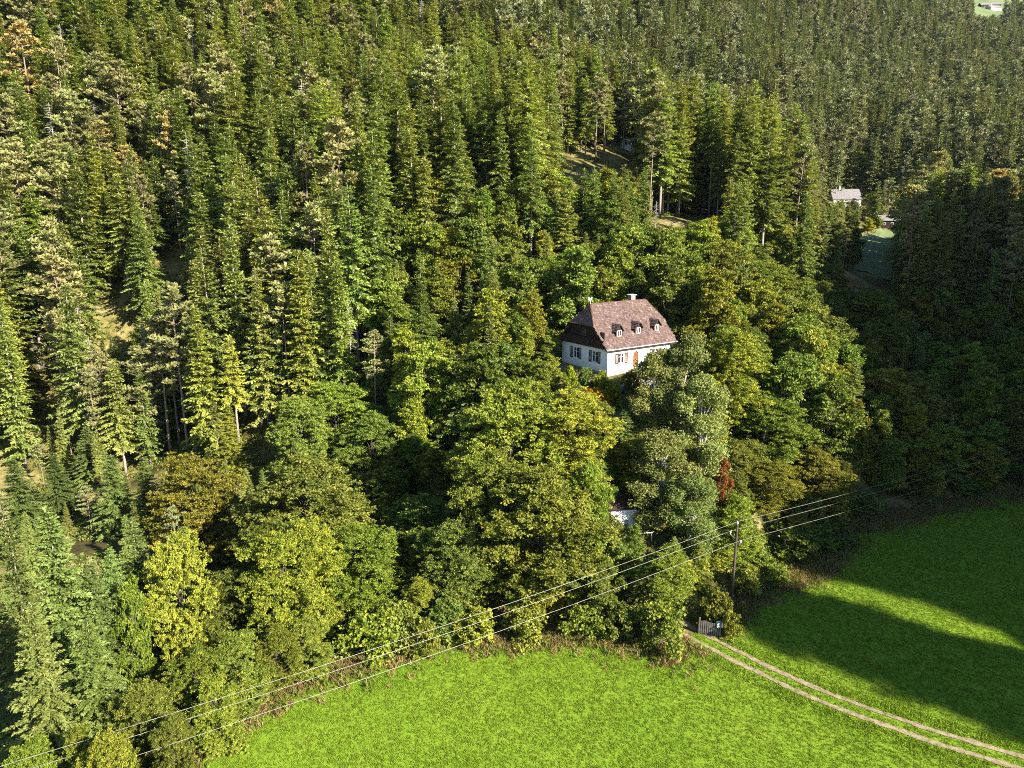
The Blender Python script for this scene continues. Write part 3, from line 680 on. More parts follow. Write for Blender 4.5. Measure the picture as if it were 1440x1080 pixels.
def broadleaf(seed, h, rad, base, nclump, per, leaf, cr, mat='leaf', bark='bark_grey', lobes=11, strands=False, stems=1):
    r = np.random.default_rng(seed); mb = MB()
    ch = (h - base); C = []; D = []; U = []; T = []
    lb = []
    for i in range(lobes):
        k = (i + .5) / lobes; a = i * 2.4 + r.normal(0, .5)
        prof = math.sin(math.pi * (.20 + .74 * k)) ** .75
        zz = base + ch * (.08 + .84 * k) + r.normal(0, .03 * ch); rr = rad * prof * r.uniform(.25, .92)
        lr = rad * r.uniform(.20, .40) * (1 - .25 * k)
        lb.append((np.array([math.cos(a) * rr, math.sin(a) * rr, zz]), np.array([lr * r.uniform(.9, 1.4), lr * r.uniform(.9, 1.4), lr * r.uniform(.7, 1.1)])))
    lb.append((np.array([r.normal(0, .3), r.normal(0, .3), h - rad * .38]), np.array([rad * .25, rad * .25, rad * .36])))
    # stems and limbs
    for s_ in range(stems):
        off = r.normal(0, .12 * rad, 2) * (stems > 1)
        top = h * .72; zs = np.linspace(-.6, top, 6); tilt = off * 1.6 + r.normal(0, .25, 2)
        mb.tube([(off[0] + tilt[0] * max(0, z) / top, off[1] + tilt[1] * max(0, z) / top, z) for z in zs], [max(.03, h * (.014 if stems == 1 else .008) * (1 - .8 * max(0, z) / top)) for z in zs], 7)
    for c, q in lb:
        z0 = max(base * .5, c[2] * r.uniform(.45, .75)); mb.tube([(0, 0, z0), c * [.55, .55, 0] + [0, 0, (z0 + c[2]) / 2], c], [h * .004 + .01, h * .0025 + .01, .01], 5, cap=False)
    wts = np.array([q[0] ** 2 for _, q in lb]); wts /= wts.sum(); pick = r.choice(len(lb), nclump, p=wts)
    for i in pick:
        c, q = lb[i]; v = rnd_dirs(r, 1)[0]
        if v[2] < -.25 and r.random() < .65: v[2] = -v[2]
        p = c + v * q * (r.uniform(.45, 1.1) if r.random() > .1 else r.uniform(1.1, 1.45)); ct = r.random()
        if strands:
            n_ = per; s = r.random(n_); P_ = p + np.c_[r.normal(0, cr * .45, (n_, 2)), -s * cr * 3.2]
            dd = np.c_[r.normal(0, .5, (n_, 2)), -r.uniform(.2, 1, n_)]; nn = rnd_dirs(r, n_); nn[:, 2] = np.abs(nn[:, 2])
            C.append(P_); D.append(dd); U.append(nn + v * .6); T.append(.25 + .45 * ct + r.normal(0, .16, n_))
        else:
            e = rnd_dirs(r, per) * r.random((per, 1)) ** .5 * cr * r.uniform(.6, 1.25) * [1, 1, .42]
            out_ = v * .55 + [0, 0, .75]; dd = rnd_dirs(r, per) * .9 + v * .55 + [0, 0, -.25]
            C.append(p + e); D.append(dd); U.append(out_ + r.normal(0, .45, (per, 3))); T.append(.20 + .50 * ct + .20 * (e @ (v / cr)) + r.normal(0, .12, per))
    C, D, U, T = map(np.concatenate, (C, D, U, T)); n_ = len(C); L = leaf * r.uniform(.65, 1.25, n_)
    C[:, 2] = np.maximum(C[:, 2], .05)
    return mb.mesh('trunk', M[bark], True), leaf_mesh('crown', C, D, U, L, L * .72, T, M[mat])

def dead_conifer(seed, h, rad):
    r = np.random.default_rng(seed); mb = MB(); zs = np.linspace(-.6, h, 6)
    mb.tube([(0, 0, z) for z in zs], [max(.025, h * .010 * (1 - max(0, z) / h) + .02) for z in zs], 6)
    br = MB(); z = h * .18
    while z < h - .3:
        k = z / h
        for b in range(4):
            az = r.random() * 6.283; l = rad * (1 - k) ** .7 * r.uniform(.35, 1.1) + .15; d = np.array([math.cos(az), math.sin(az), r.uniform(-.35, .1)])
            p = np.array([0, 0, z]); q = p + d * l; br.tube([p, p + d * l * .6, q + [0, 0, .06 * l]], [.030, .022, .010], 3, cap=False)
            for t in range(int(3 + l * 3)):
                a = p + d * l * r.uniform(.3, 1); e = a + np.array([d[0] + r.normal(0, .6), d[1] + r.normal(0, .6), -.4]) * .35; br.tube([a, e], [.016, .008], 3, cap=False)
        z += .42
    return mb.mesh('trunk', M['twigs'], True), br.mesh('crown', M['twigs'])

PROTO = {}
def P_(key, *meshes): PROTO.setdefault(key, []).append(meshes)
HT = {}
for i in range(4): P_('spruce_hi', *conifer(100 + i, 18, 3.5 + .25 * i, .03, .56, 9, .16, .50, .40, 'spruce', per=6, droop=.36 + .04 * i, power=.92)); HT['spruce_hi'] = 18
for i in range(9): P_('spruce_mid', *conifer(200 + i, 22, (2.4, 3.0, 3.6, 2.7, 3.8, 3.2, 2.2, 3.6, 2.9)[i], (.10, .22, .3, .16, .36, .12, .28, .2, .42)[i], (.58, .70, .74, .60, .78, .64, .56, .72, .66)[i], 8, .22, .74, .44, 'spruce', per=5, droop=(.3, .42, .36, .25, .5, .34, .4, .3, .45)[i], sparse=(.10, .22, .15, .28, .18, .12, .32, .15, .25)[i], power=(.8, .7, .85, .6, .75, .9, .65, .8, .7)[i])); HT['spruce_mid'] = 22
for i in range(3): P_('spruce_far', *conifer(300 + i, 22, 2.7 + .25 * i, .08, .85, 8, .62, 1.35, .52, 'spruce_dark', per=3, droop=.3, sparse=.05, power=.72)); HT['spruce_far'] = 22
for i in range(2): P_('larch_hi', *conifer(400 + i, 24, 3.0, .06, .42, 8, .20, .50, .36, 'larch', per=5, droop=.30, hang=.8, sparse=.10, power=.75)); HT['larch_hi'] = 24
for i in range(5): P_('pine_mid', *pine(500 + i, 22, 2.9 + .2 * i, (.42, .5, .36, .55, .46)[i], 46, 26, .62)); HT['pine_mid'] = 22
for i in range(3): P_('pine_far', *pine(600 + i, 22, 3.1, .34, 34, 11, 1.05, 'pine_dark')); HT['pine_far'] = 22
for i in range(4): P_('leaf_hi', *broadleaf(700 + i, 16, 5.4 + .35 * i, 1.2, 2200, 34, .225, .46, lobes=34)); HT['leaf_hi'] = 16
for i in range(3): P_('leaf_mid', *broadleaf(800 + i, 15, 4.3 + .3 * i, 1.6, 800, 26, .345, .62, lobes=22)); HT['leaf_mid'] = 15
for i in range(2): P_('leaf_far', *broadleaf(850 + i, 15, 4.6, 2.0, 220, 10, .85, .9, lobes=14)); HT['leaf_far'] = 15
for i in range(2): P_('birch_hi', *broadleaf(900 + i, 18, 3.7, 1.6, 1900, 22, .24, .42, 'birch', 'bark_birch', lobes=24, strands=True)); HT['birch_hi'] = 18
for i in range(4): P_('bush', *broadleaf(950 + i, 3.2, 2.0, .1, 300, 18, .22, .34, lobes=14, stems=5)); HT['bush'] = 3.2
for i in range(2): P_('dead', *dead_conifer(980 + i, 20, 2.2)); HT['dead'] = 20

# ------------------------------------------------------------------ plants: where they stand
PLANTS = []                                    # dicts: kind, x, y, h, wf (width factor), col, label, name, cat, group
def hsv_col(c): return (*c, 1.0)
def plant(kind, x, y, h, wf=1.0, col=(1, 1, 1), label=None, name=None, group=None):
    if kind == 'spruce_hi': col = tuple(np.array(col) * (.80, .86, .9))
    PLANTS.append(dict(kind=kind, x=float(x), y=float(y), h=float(h), wf=wf, col=col, label=label, name=name, group=group))
def top_at(kind, px, py, t, width_px=None, **k):
    """a tree at distance t whose top and width were read off the photograph"""
    q = ray(px, py, t); h = q[2] - gz(q[0], q[1])
    if kind == 'bush' and h > 5: kind = 'leaf_hi'; k['name'] = 'small_tree'
    rad0 = {'spruce_hi': 3.8, 'spruce_mid': 2.8, 'larch_hi': 3.0, 'leaf_hi': 6.6, 'leaf_mid': 5.2, 'birch_hi': 3.7, 'bush': 2.0, 'pine_mid': 3.0, 'dead': 2.2}[kind]
    wf = 1.0 if width_px is None else (width_px / 2 * t / FPX) / (rad0 * h / HT[kind])
    plant(kind, q[0], q[1], max(h, 2.6 if k.get('group') else 1.2), min(wf, 1.7), **k)
YG = (1.15, 1.16, .78); DK = (.80, .88, .9); OL = (1.04, 1.03, .88)  # DK dims crowns, standing in for shade in the gully and hollow
# conifers and leafy trees along the near edge of the wood, left to right
top_at('spruce_hi', 70, 713, 55, 165, label='tall full spruce with layered branches at the lower end of the wood edge')
top_at('spruce_hi', 12, 738, 53, 120, label='full spruce standing beside the tallest wood edge spruce')
top_at('spruce_hi', 186, 728, 66, 90, label='slender pointed spruce behind the pale leafy tree at the wood edge')
top_at('spruce_hi', 128, 790, 57, 110, label='young spruce tucked behind the tallest wood edge spruce')
top_at('spruce_hi', 40, 850, 48.5, 120, label='low-branched spruce right at the lower end of the wood')
top_at('spruce_hi', 118, 868, 50.5, 105, col=(1.05, 1.05, .9), label='small bushy spruce before the tallest wood edge spruce')
top_at('spruce_hi', 150, 770, 61, 90, label='narrow spruce between the tallest wood edge spruce and the pale leafy tree')
top_at('leaf_hi', 243, 752, 62, 120, col=(1.3, 1.2, .9), label='pale yellow-green round leafy tree at the wood edge near the spruces')
top_at('leaf_mid', 178, 812, 58, 60, col=YG, label='slim yellow-green sapling with bare forked stems before the spruces')
top_at('leaf_hi', 272, 640, 84, 150, col=(1.28, 1.0, .8), label='maple turning orange-brown behind the pale leafy tree')
top_at('leaf_hi', 330, 800, 66, 130, col=(.85, .9, .85), label='dark green leafy tree with small crown above the left meadow corner')
top_at('leaf_hi', 425, 640, 76, 220, label='broad dark green leafy tree rising over the left meadow corner')
top_at('leaf_hi', 505, 742, 71, 150, col=YG, label='rounded leafy tree lit yellow-green, leaning over the meadow edge')
top_at('leaf_hi', 365, 735, 70, 130, col=OL, label='olive leafy tree between the maple and the meadow corner')
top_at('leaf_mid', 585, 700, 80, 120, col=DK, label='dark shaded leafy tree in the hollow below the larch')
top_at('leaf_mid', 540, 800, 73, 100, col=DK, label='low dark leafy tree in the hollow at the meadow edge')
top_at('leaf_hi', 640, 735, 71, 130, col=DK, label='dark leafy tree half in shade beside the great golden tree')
top_at('larch_hi', 318, 568, 100, 62, col=(1.15, 1.1, .8), label='small bright yellow-green larch glowing above the maple')
top_at('spruce_hi', 153, 640, 92, 80, label='sunlit spruce tip rising from the shaded gully')
top_at('spruce_hi', 200, 642, 90, 70, label='sparse spruce beside the maple at the shaded gully')
top_at('spruce_hi', 18, 645, 92, 90, label='spruce at the gully foot under the steep slope')
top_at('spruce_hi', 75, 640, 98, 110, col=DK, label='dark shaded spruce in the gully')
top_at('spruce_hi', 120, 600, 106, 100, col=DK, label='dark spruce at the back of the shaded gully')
top_at('larch_hi', 592, 398, 104, 125, col=(.85, .92, .9), label='tall soft larch towering over the wood left of the white house')
top_at('larch_hi', 565, 500, 100, 80, col=(.9, .95, .8), label='shorter larch close against the tall soft larch')
top_at('spruce_hi', 655, 488, 96, 100, col=(.85, .9, .95), label='dark spruce between the tall larch and the white house')
top_at('spruce_hi', 705, 490, 98, 80, col=(.85, .9, .95), label='dark slim spruce close to the gable of the white house')
top_at('leaf_hi', 470, 540, 102, 130, col=(.95, 1.05, .8), label='green leafy tree on the slope above the hollow')
top_at('leaf_hi', 420, 560, 96, 110, label='leafy tree on the slope between maple and hollow')
top_at('leaf_hi', 520, 580, 96, 120, col=(.8, .95, .85), label='deep green leafy tree just above the hollow')
# the great golden tree below the house and its neighbours
top_at('leaf_hi', 715, 540, 79, 190, col=(1.12, 1.07, .82), label='great golden-green leafy tree filling the slope below the white house')
top_at('leaf_hi', 800, 552, 81, 170, col=(1.22, 1.12, .78), label='golden leafy tree directly below the gable of the white house')
top_at('leaf_hi', 765, 660, 71, 230, col=(1.05, 1.06, .85), label='wide leafy tree standing at the meadow edge below the golden trees')
top_at('leaf_hi', 690, 640, 74, 150, col=(1.05, 1.0, .85), label='leafy tree beside the hollow below the golden trees')
top_at('leaf_hi', 828, 650, 74, 80, col=(1.05, 1.05, .8), label='leafy tree close beside the small whitewashed hut')
top_at('leaf_mid', 850, 782, 69.5, 70, col=(1.1, 1.05, .8), label='low leafy tree before the small whitewashed hut')
top_at('leaf_mid', 862, 722, 76.5, 40, col=(1.1, 1.1, .8), label='slim leafy tree half covering the small whitewashed hut')
top_at('leaf_mid', 893, 735, 75.5, 36, col=(1.0, 1.08, .8), label='young leafy tree before the small white rail and hut')
top_at('spruce_hi', 880, 575, 84, 60, col=(1.2, 1.2, 1.2), label='slim grey-green young spruce below the house terrace')
top_at('spruce_hi', 950, 755, 74, 80, label='dark spruce behind the track end')
top_at('spruce_hi', 905, 790, 71.5, 80, col=(1.1, 1.1, .9), label='small spruce at the meadow corner near the track end')
top_at('spruce_hi', 985, 760, 75, 70, col=(1.1, 1.1, .8), label='sunlit spruce just behind the gate')
# birches right of the house
top_at('birch_hi', 962, 462, 84, 110, label='tall pale birch with white trunk beside the house front')
top_at('birch_hi', 925, 490, 84.5, 90, col=(1.05, 1.05, 1.0), label='shorter pale birch half hiding the house front')
top_at('birch_hi', 990, 520, 81, 100, label='drooping pale birch below the tall birch')
top_at('birch_hi', 935, 600, 78, 110, col=(.95, .98, .9), label='grey-green birch near the small white rail')
top_at('birch_hi', 975, 660, 76.5, 100, col=(.95, 1.0, .85), label='low spreading birch above the gate')
top_at('leaf_hi', 1040, 700, 79, 90, col=(1.15, 1.12, .75), label='yellow-green leafy tree directly behind the utility pole')
top_at('leaf_mid', 1016, 640, 80.5, 32, col=(1.5, .5, .7), label='small red-leaved tree beside the birches')
top_at('leaf_hi', 1080, 560, 92, 140, col=YG, label='yellow-green leafy tree in the sunlit row beside the birches')
top_at('leaf_hi', 1085, 650, 86, 130, col=(1.3, 1.15, .75), label='bright leafy tree behind the utility pole')
top_at('leaf_hi', 1150, 630, 92, 110, col=(1.1, 1.0, .75), label='leafy tree at the edge of the valley shade behind the meadow')
top_at('leaf_hi', 1045, 455, 104, 120, col=YG, label='yellow-green leafy tree uphill of the birches')
top_at('leaf_hi', 1010, 440, 112, 110, col=(1.1, 1.1, .8), label='leafy tree behind the roof end of the white house')
top_at('leaf_hi', 965, 420, 118, 90, col=(1.5, 1.25, .6), label='yellowing leafy tree close behind the house roof')
top_at('leaf_hi', 1085, 372, 128, 120, col=(.95, 1.0, .8), label='tall leafy tree at the shade line above the sunlit row')
top_at('leaf_hi', 1108, 470, 112, 110, label='leafy tree in the middle of the sunlit row')
top_at('leaf_hi', 1160, 372, 150, 90, col=(.9, .95, .85), label='round-headed tree catching the sun at the valley shade')
top_at('leaf_hi', 1232, 410, 140, 110, col=(.95, 1.0, .8), label='domed tree with sunlit top rising from the valley shade')
top_at('spruce_hi', 1185, 425, 135, 40, label='small pointed spruce between the two sun-topped trees')
top_at('leaf_mid', 1125, 445, 118, 50, col=(1.3, 1.2, .6), label='small bright young tree at the shade line')
# behind and beside the house
for (px, py, t, w_, c, lb) in [(700, 265, 135, 110, (1.3, 1.1, .6), 'golden tipped leafy tree high behind the tall larch'), (640, 320, 128, 100, (1.35, 1.1, .65), 'yellowing leafy tree behind the tall larch'),
        (500, 330, 140, 130, (1.0, 1.1, .8), 'bright green leafy tree among the slope conifers'), (750, 370, 118, 110, (1.0, 1.08, .8), 'green leafy tree behind the gable of the white house'),
        (820, 345, 122, 110, (1.0, 1.1, .75), 'green leafy tree behind the ridge of the white house'), (880, 355, 126, 100, (1.1, 1.1, .7), 'green leafy tree behind the chimney of the white house'),
        (690, 420, 112, 90, (.9, 1.0, .8), 'leafy tree between the tall larch and the house'), (930, 330, 140, 90, (1.0, 1.05, .8), 'leafy tree uphill of the house roof end'),
        (440, 150, 210, 60, (1.0, 1.1, .8), 'bright leafy tree high among the slope conifers'), (745, 445, 108, 60, (.85, .95, .85), 'dark leafy tree close against the house gable')]:
    top_at('leaf_hi' if t < 125 else 'leaf_mid', px, py, t, w_, col=c, label=lb)
for (px, py, t, w_, c, lb) in [(772, 470, 101, 44, (.85, .95, .8), 'leafy tree standing against the far corner of the gable'), (778, 500, 95, 34, (1.05, 1.1, .8), 'young leafy tree beside the gable windows'), (760, 505, 92, 50, (1.0, 1.05, .8), 'rounded young tree on the bank left of the gable'), (735, 500, 94, 50, (.9, 1.0, .85), 'green young tree between dark spruce and gable')]:
    top_at('leaf_mid', px, py, t, w_, col=c, label=lb)
# shrubs
BL = [(105, 1020, 46, 70, YG), (200, 960, 50, 110, OL), (40, 1040, 45, 90, YG), (270, 915, 55, 110, YG), (330, 895, 57, 110, OL), (385, 880, 60, 90, YG), (150, 1030, 44, 100, YG), (235, 1005, 47.5, 80, OL), 
      (430, 870, 62, 90, OL), (520, 862, 65, 90, YG), (590, 870, 65.5, 60, OL), (300, 950, 52.5, 80, YG), (670, 858, 67.5, 60, YG), (740, 850, 68.5, 70, OL), (820, 850, 68.5, 70, YG), (560, 850, 67, 70, DK), (620, 845, 68, 70, DK),
      (930, 850, 66, 80, (1.15, 1.1, .8)), (870, 850, 68, 60, OL), (1012, 832, 70.2, 50, (1.35, 1.2, .8)), (1028, 858, 68.6, 36, (1.35, 1.2, .8)), (1110, 738, 84, 80, (.9, .95, .8)), (1075, 780, 79, 60, YG), (1170, 730, 89, 70, DK), (1055, 795, 76.5, 50, OL),
      (1215, 700, 97, 80, DK), (1130, 700, 88, 70, OL), (1280, 690, 103, 90, DK), (1350, 678, 106, 90, DK), (1420, 665, 110, 100, DK)]
for (px, py, t, w_, c) in BL:
    top_at('bush', px, py, t, w_, col=c, name='shrub', group='shrubs along the meadow edge')
for (px, py, t, w_, c, lb) in [(803, 514, 91.5, 26, (1.6, 1.4, .6), 'yellow feathery shrub before the house gable'), (824, 516, 92, 22, (.7, .85, .9), 'dark round shrub under the gable window'), (846, 522, 91.2, 20, (1.2, 1.15, .7), 'light green shrub at the near house corner'),
        (890, 520, 92.6, 30, (.9, .6, .45), 'dark reddish shrub beside the door step'), (838, 545, 88.5, 40, (2.6, 1.15, .4), 'orange-yellow shrub on the bank below the terrace'), (862, 538, 89.5, 36, (1.4, 1.3, .6), 'yellow-green shrub over the terrace stones')]:
    top_at('bush', px, py, t, w_, col=c, label=lb, name='shrub')
for (px, py, t, w_, lb) in [(1196, 292, 262, 44, 'bright yellow-green tree below the distant grey-roofed cottage'), (1222, 306, 256, 40, 'sunlit golden-green tree at the head of the narrow clearing'), (1205, 322, 246, 36, 'low bright tree beside the narrow clearing')]:
    top_at('leaf_mid', px, py, t, w_, col=(1.35, 1.25, .6), label=lb)
# dead trees on the steep slope
for (px, py, t, w_, lb) in [(192, -5, 205, 50, 'bleached dead spruce standing high on the steep slope'), (48, 470, 132, 60, 'grey dead spruce with bare whorls near the foot of the slope'), (272, -8, 205, 26, 'thin bleached dead trunk high on the slope'),
        (20, 250, 165, 50, 'pale dead spruce half way up the slope'), (378, 120, 185, 26, 'bare grey dead spire between green spruces'), (470, 15, 212, 34, 'bleached dead spruce on the upper slope'), (300, 290, 165, 40, 'half dead grey spruce on the mid slope'), (570, 250, 158, 36, 'dead spruce with a ruddy bare trunk above the leafy belt')]:
    top_at('dead', px, py, t, w_, label=lb, name='dead_tree')

# scatter: jittered grid, denser near
def scatter(x0, x1, y0, y1, s, jit=.42):
    xs = np.arange(x0, x1, s); ys = np.arange(y0, y1, s * .87)
    X, Y = np.meshgrid(xs, ys, indexing='ij'); X = X + (np.arange(len(ys)) % 2)[None] * s / 2
    return np.c_[X.ravel(), Y.ravel()] + RNG.uniform(-jit * s, jit * s, (X.size, 2))
CAND = np.r_[scatter(70, 250, -75, 60, 4.6), scatter(190, 250, 60, 190, 5), scatter(-175, 190, 60, 262, 4.5), scatter(-260, 620, 262, 480, 6.3), scatter(-200, 900, 480, 1080, 8.2)]
CZ = ground(CAND); fd = field_dist(CAND)
px, py, tt = proj(np.c_[CAND, CZ + 8]); dS = CAND @ SDIR; qS = CAND @ np.array([-SDIR[1], SDIR[0]])
inview = (tt > 20) & (px > -160) & (px < 1620) & (py > -160) & (py < 1250)
onridge = (dS > 40) & (dS < 140) & (qS > 62.5) & (qS < 262)
hp = (CAND - A_H) @ np.c_[HA, HB]
ok = (inview | onridge) & (fd > 2.5) & ~((hp[:, 0] > -5) & (hp[:, 0] < HL + 3) & (hp[:, 1] > -7) & (hp[:, 1] < HW + 3.5))
LOW = (CAND[:, 1] < 92) & (CAND[:, 0] > -20) & (CAND[:, 0] < 46) & inview
ok &= ~inside(CAND, np.array(PASTURE)) & ~inside(CAND, np.array(LAWN))
EXP = np.array([(p['x'], p['y']) for p in PLANTS]); EXR = np.array([(HT_ := {'bush': .2}).get(p['kind'], 1.0) for p in PLANTS])
RADP = np.array([{'leaf_hi': 3.4, 'leaf_mid': 2.6, 'birch_hi': 2.4, 'spruce_hi': 2.2, 'larch_hi': 2.2, 'bush': 1.2, 'dead': 1.5, 'pine_mid': 2, 'spruce_mid': 2}[p['kind']] for p in PLANTS])
near = np.sqrt(((CAND[:, None] - EXP[None]) ** 2).sum(2)); ok &= (near > RADP[None]).all(1)
# things the photograph shows in the open: nothing may stand in front of them
CLEAR = [(786, 408, 905, 530, 106), (905, 408, 952, 478, 106), (800, 208, 845, 235, 212), (1164, 246, 1208, 280, 290), (1228, 284, 1264, 300, 272), (1208, 320, 1250, 402, 196), (868, 210, 892, 226, 232), (1374, 0, 1412, 20, 760),
         (1020, 725, 1048, 850, 71), (893, 744, 922, 760, 78), (135, 425, 165, 465, 160), (975, 855, 1020, 895, 70), (222, 365, 240, 395, 172), (985, 262, 1000, 290, 172), (940, 270, 985, 300, 160), (30, 540, 50, 580, 138)]
def fits(x, y, z, h, wr):
    """largest share of the height that keeps the open views open"""
    X2, Y2, T2 = proj([[x, y, z], [x, y, z + h]])
    for (a, b, c, d, t) in CLEAR:
        if T2[0] < t and X2[1] + wr * FPX / T2[0] > a and X2[1] - wr * FPX / T2[0] < c and Y2[1] < d and Y2[0] > b: return False
    return True
HC = A_H + HA * HL / 2 + HB * HW / 2
SUNNY = [(C1[0] + 5, C1[1] + 3, C1[2] + 4), (C2[0] + 4, C2[1] + 2, C2[2] + 2), (*ray(1235, 325, 262)[:2], gz(*ray(1235, 325, 262)[:2])), (*ray(1205, 320, 255)[:2], gz(*ray(1205, 320, 255)[:2]))]
for i in np.where(ok)[0]:
    x, y = CAND[i]; t = tt[i]; z = CZ[i]; u = RNG.random(); w_ = RNG.random()
    mix = vnoise(np.array([[x, y]]), 22)[0] + .5                 # stands of one kind
    leafy = 0.03
    if y < 165 and x > -22: leafy = .70 - .45 * sstep(105, 165, y)
    if y < 128 and x > 16: leafy = .95
    if x > 48 and y < 160: leafy = .80
    if y < 100 and x < -22: leafy = .06
    if y > 165 and x > 60 and t < 330: leafy = .16
    if u < leafy:
        kind = 'leaf'; h = RNG.uniform(9, 16)
        if x > 48 and y < 160: h = RNG.uniform(8, 14)
        col = [(1, 1, 1), YG, (.9, 1.05, .8), OL, (1.2, 1.1, .7), DK][int(w_ * 6)]
    else:
        k = .10 + .35 * (mix > .62) + (.10 if y > 260 else 0)
        if y < 150 and x > -20: k = .08
        kind = 'pine' if RNG.random() < k else 'spruce'; h = RNG.uniform(20, 33) * (.95 if t > 260 else 1) * (.80 if RNG.random() < .25 else 1); col = (1, 1, 1)
        if kind == 'spruce' and RNG.random() < .12: col = (1.25, 1.22, .9)
        if kind == 'pine' and RNG.random() < .05: col = (1.35, 1.05, .95)
        if RNG.random() < .045 and t < 300 and x < 30 and y > 110: kind = 'dead'; h *= .85
        if y < 105 and x < -22: h = RNG.uniform(5, 9.5); col = DK  # gully spruces tinted darker, the gully's shade put into their colour
        elif y < 130 and x > -22: h = RNG.uniform(9, 15)
        
    if y < 104 and x < -22 and RNG.random() < .55: continue
    if LOW[i]: kind = 'leaf'; h = RNG.uniform(4, 8); col = [YG, (.95, 1.05, .8), OL, (1, 1, 1)][int(w_ * 4)]
    if not inview[i]:
        if RNG.random() < .3: continue
        h = RNG.uniform(10, 24) if not 74 < qS[i] < 82.5 else RNG.uniform(6, 10)
    wr = h * (.40 if kind == 'leaf' else .13)
    hd = (np.array([x, y]) - HC) @ SDIR; hq = (np.array([x, y]) - HC) @ np.array([-SDIR[1], SDIR[0]])
    if hd > 0 and abs(hq) < 9.5: h = min(h, max(2, Z_H + 1.0 + .577 * (hd - 5) - z))
    for (ax, ay, az) in SUNNY:
        gd = (np.array([x - ax, y - ay])) @ SDIR; gq = (np.array([x - ax, y - ay])) @ np.array([-SDIR[1], SDIR[0]])
        if 0 < gd < 55 and abs(gq) < 13: h = min(h, max(2, az + .577 * (gd - 6) - z))
    for tr in range(4):
        if fits(x, y, z, h, wr): break
        h *= .72
    else: continue
    if h < 3.5: continue
    if x > 46 and y < 150: h = min(h, RNG.uniform(8, 14))
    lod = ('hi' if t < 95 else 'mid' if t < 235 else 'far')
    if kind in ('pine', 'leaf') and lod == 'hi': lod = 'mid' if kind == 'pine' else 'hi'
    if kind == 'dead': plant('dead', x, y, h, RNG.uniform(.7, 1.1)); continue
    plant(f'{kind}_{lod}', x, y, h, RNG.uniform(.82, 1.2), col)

SB = scatter(-28, 52, 63, 112, 3.4, .5); fS = field_dist(SB); hp = (SB - A_H) @ np.c_[HA, HB]; zS = ground(SB)
for (x, y), f_, a, z in zip(SB, fS, hp, zS):
    h = RNG.uniform(1.6, 4.2) * (.55 if -9 < a[0] < HL + 2 and -8 < a[1] < 4 else 1)
    if f_ < 1.5 or (-1.2 < a[0] < HL + 1.2 and -3.6 < a[1] < HW + 1.2) or RNG.random() < .25 or not fits(x, y, z, h, h * .6): continue
    if np.hypot(*(np.array([x, y]) - np.array(l[:2]) - [1.5, 0])) < 4 or track_dist(np.array([[x, y]]))[0] < 2.5: continue
    plant('bush', x, y, h, RNG.uniform(.9, 1.4), [YG, (.9, 1.05, .8), OL, (1, 1, 1), (1.3, 1.1, .65), DK][int(RNG.random() * 6)])
# ------------------------------------------------------------------ plants: build
fam = lambda k: k.split('_')[0]
pz = ground(np.array([(p['x'], p['y']) for p in PLANTS]))
for p, z in zip(PLANTS, pz):
    p['z'] = z; a, b, t = proj([[p['x'], p['y'], z + p['h'] * .6]]); p['t'] = t[0]
    p['size'] = p['h'] / max(t[0], 1) * (1 if (-30 < a[0] < 1470 and -30 < b[0] < 1110) else 0)
NAMES = {'spruce': 'spruce_tree', 'pine': 'pine_tree', 'larch': 'larch_tree', 'leaf': 'leafy_tree', 'birch': 'birch_tree', 'bush': 'shrub', 'dead': 'dead_tree'}
CATS = {'spruce': 'spruce', 'pine': 'pine', 'larch': 'larch', 'leaf': 'tree', 'birch': 'birch', 'bush': 'shrub', 'dead': 'dead tree'}
def place_words(p):
    x, y = p['x'], p['y']
    if p['y'] < 160 and x > 48: return 'shade', 'in the shaded wood behind the meadow'
    if y < 100 and x < -22: return 'gully', 'in the gully between meadow and steep slope'
    if y < 165 and x > -22: return 'belt', 'in the leafy belt around the white house'
    if y < 270 and x < 30: return 'slope', 'crowding the steep sunlit slope'
    return 'valley', 'on the wooded slope beyond the white house'
WORDS = {'spruce': 'pointed green spruce', 'pine': 'pine with bare trunk and tufted olive crown', 'leaf': 'round-crowned leafy tree', 'dead': 'grey leafless dead conifer', 'bush': 'rounded leafy shrub', 'larch': 'larch', 'birch': 'birch'}
MARK = [(p['x'], p['y'], w_) for p in PLANTS for k_, w_ in (('tall soft larch', 'tall soft larch'), ('great golden', 'great golden-green tree'), ('tall pale birch', 'tall pale birch'), ('maple turning', 'orange-brown maple'), ('small red-leaved', 'small red-leaved tree'),
        ('small bright yellow-green larch', 'small bright larch'), ('bleached dead spruce standing', 'bleached dead spruce'), ('grey dead spruce with', 'grey dead spruce'), ('pale dead spruce half', 'pale dead spruce'), ('bare grey dead spire', 'bare dead spire'), ('half dead grey', 'half dead grey spruce'),
        ('ruddy bare', 'ruddy dead trunk'), ('round-headed tree', 'round-headed sunlit tree'), ('domed tree', 'domed sun-topped tree')) if p['label'] and k_ in p['label']]
MARK += [(HC[0], HC[1], 'white house'), (C1[0], C1[1], 'distant grey-roofed cottage'), (C2[0], C2[1], 'distant timber barn'), (C3[0], C3[1], 'small pale forest hut'), (*ray(820, 218, 215)[:2], 'small slope clearing'), (*ray(1230, 360, 235)[:2], 'narrow grass clearing'), (PB_[0], PB_[1], 'utility pole')]
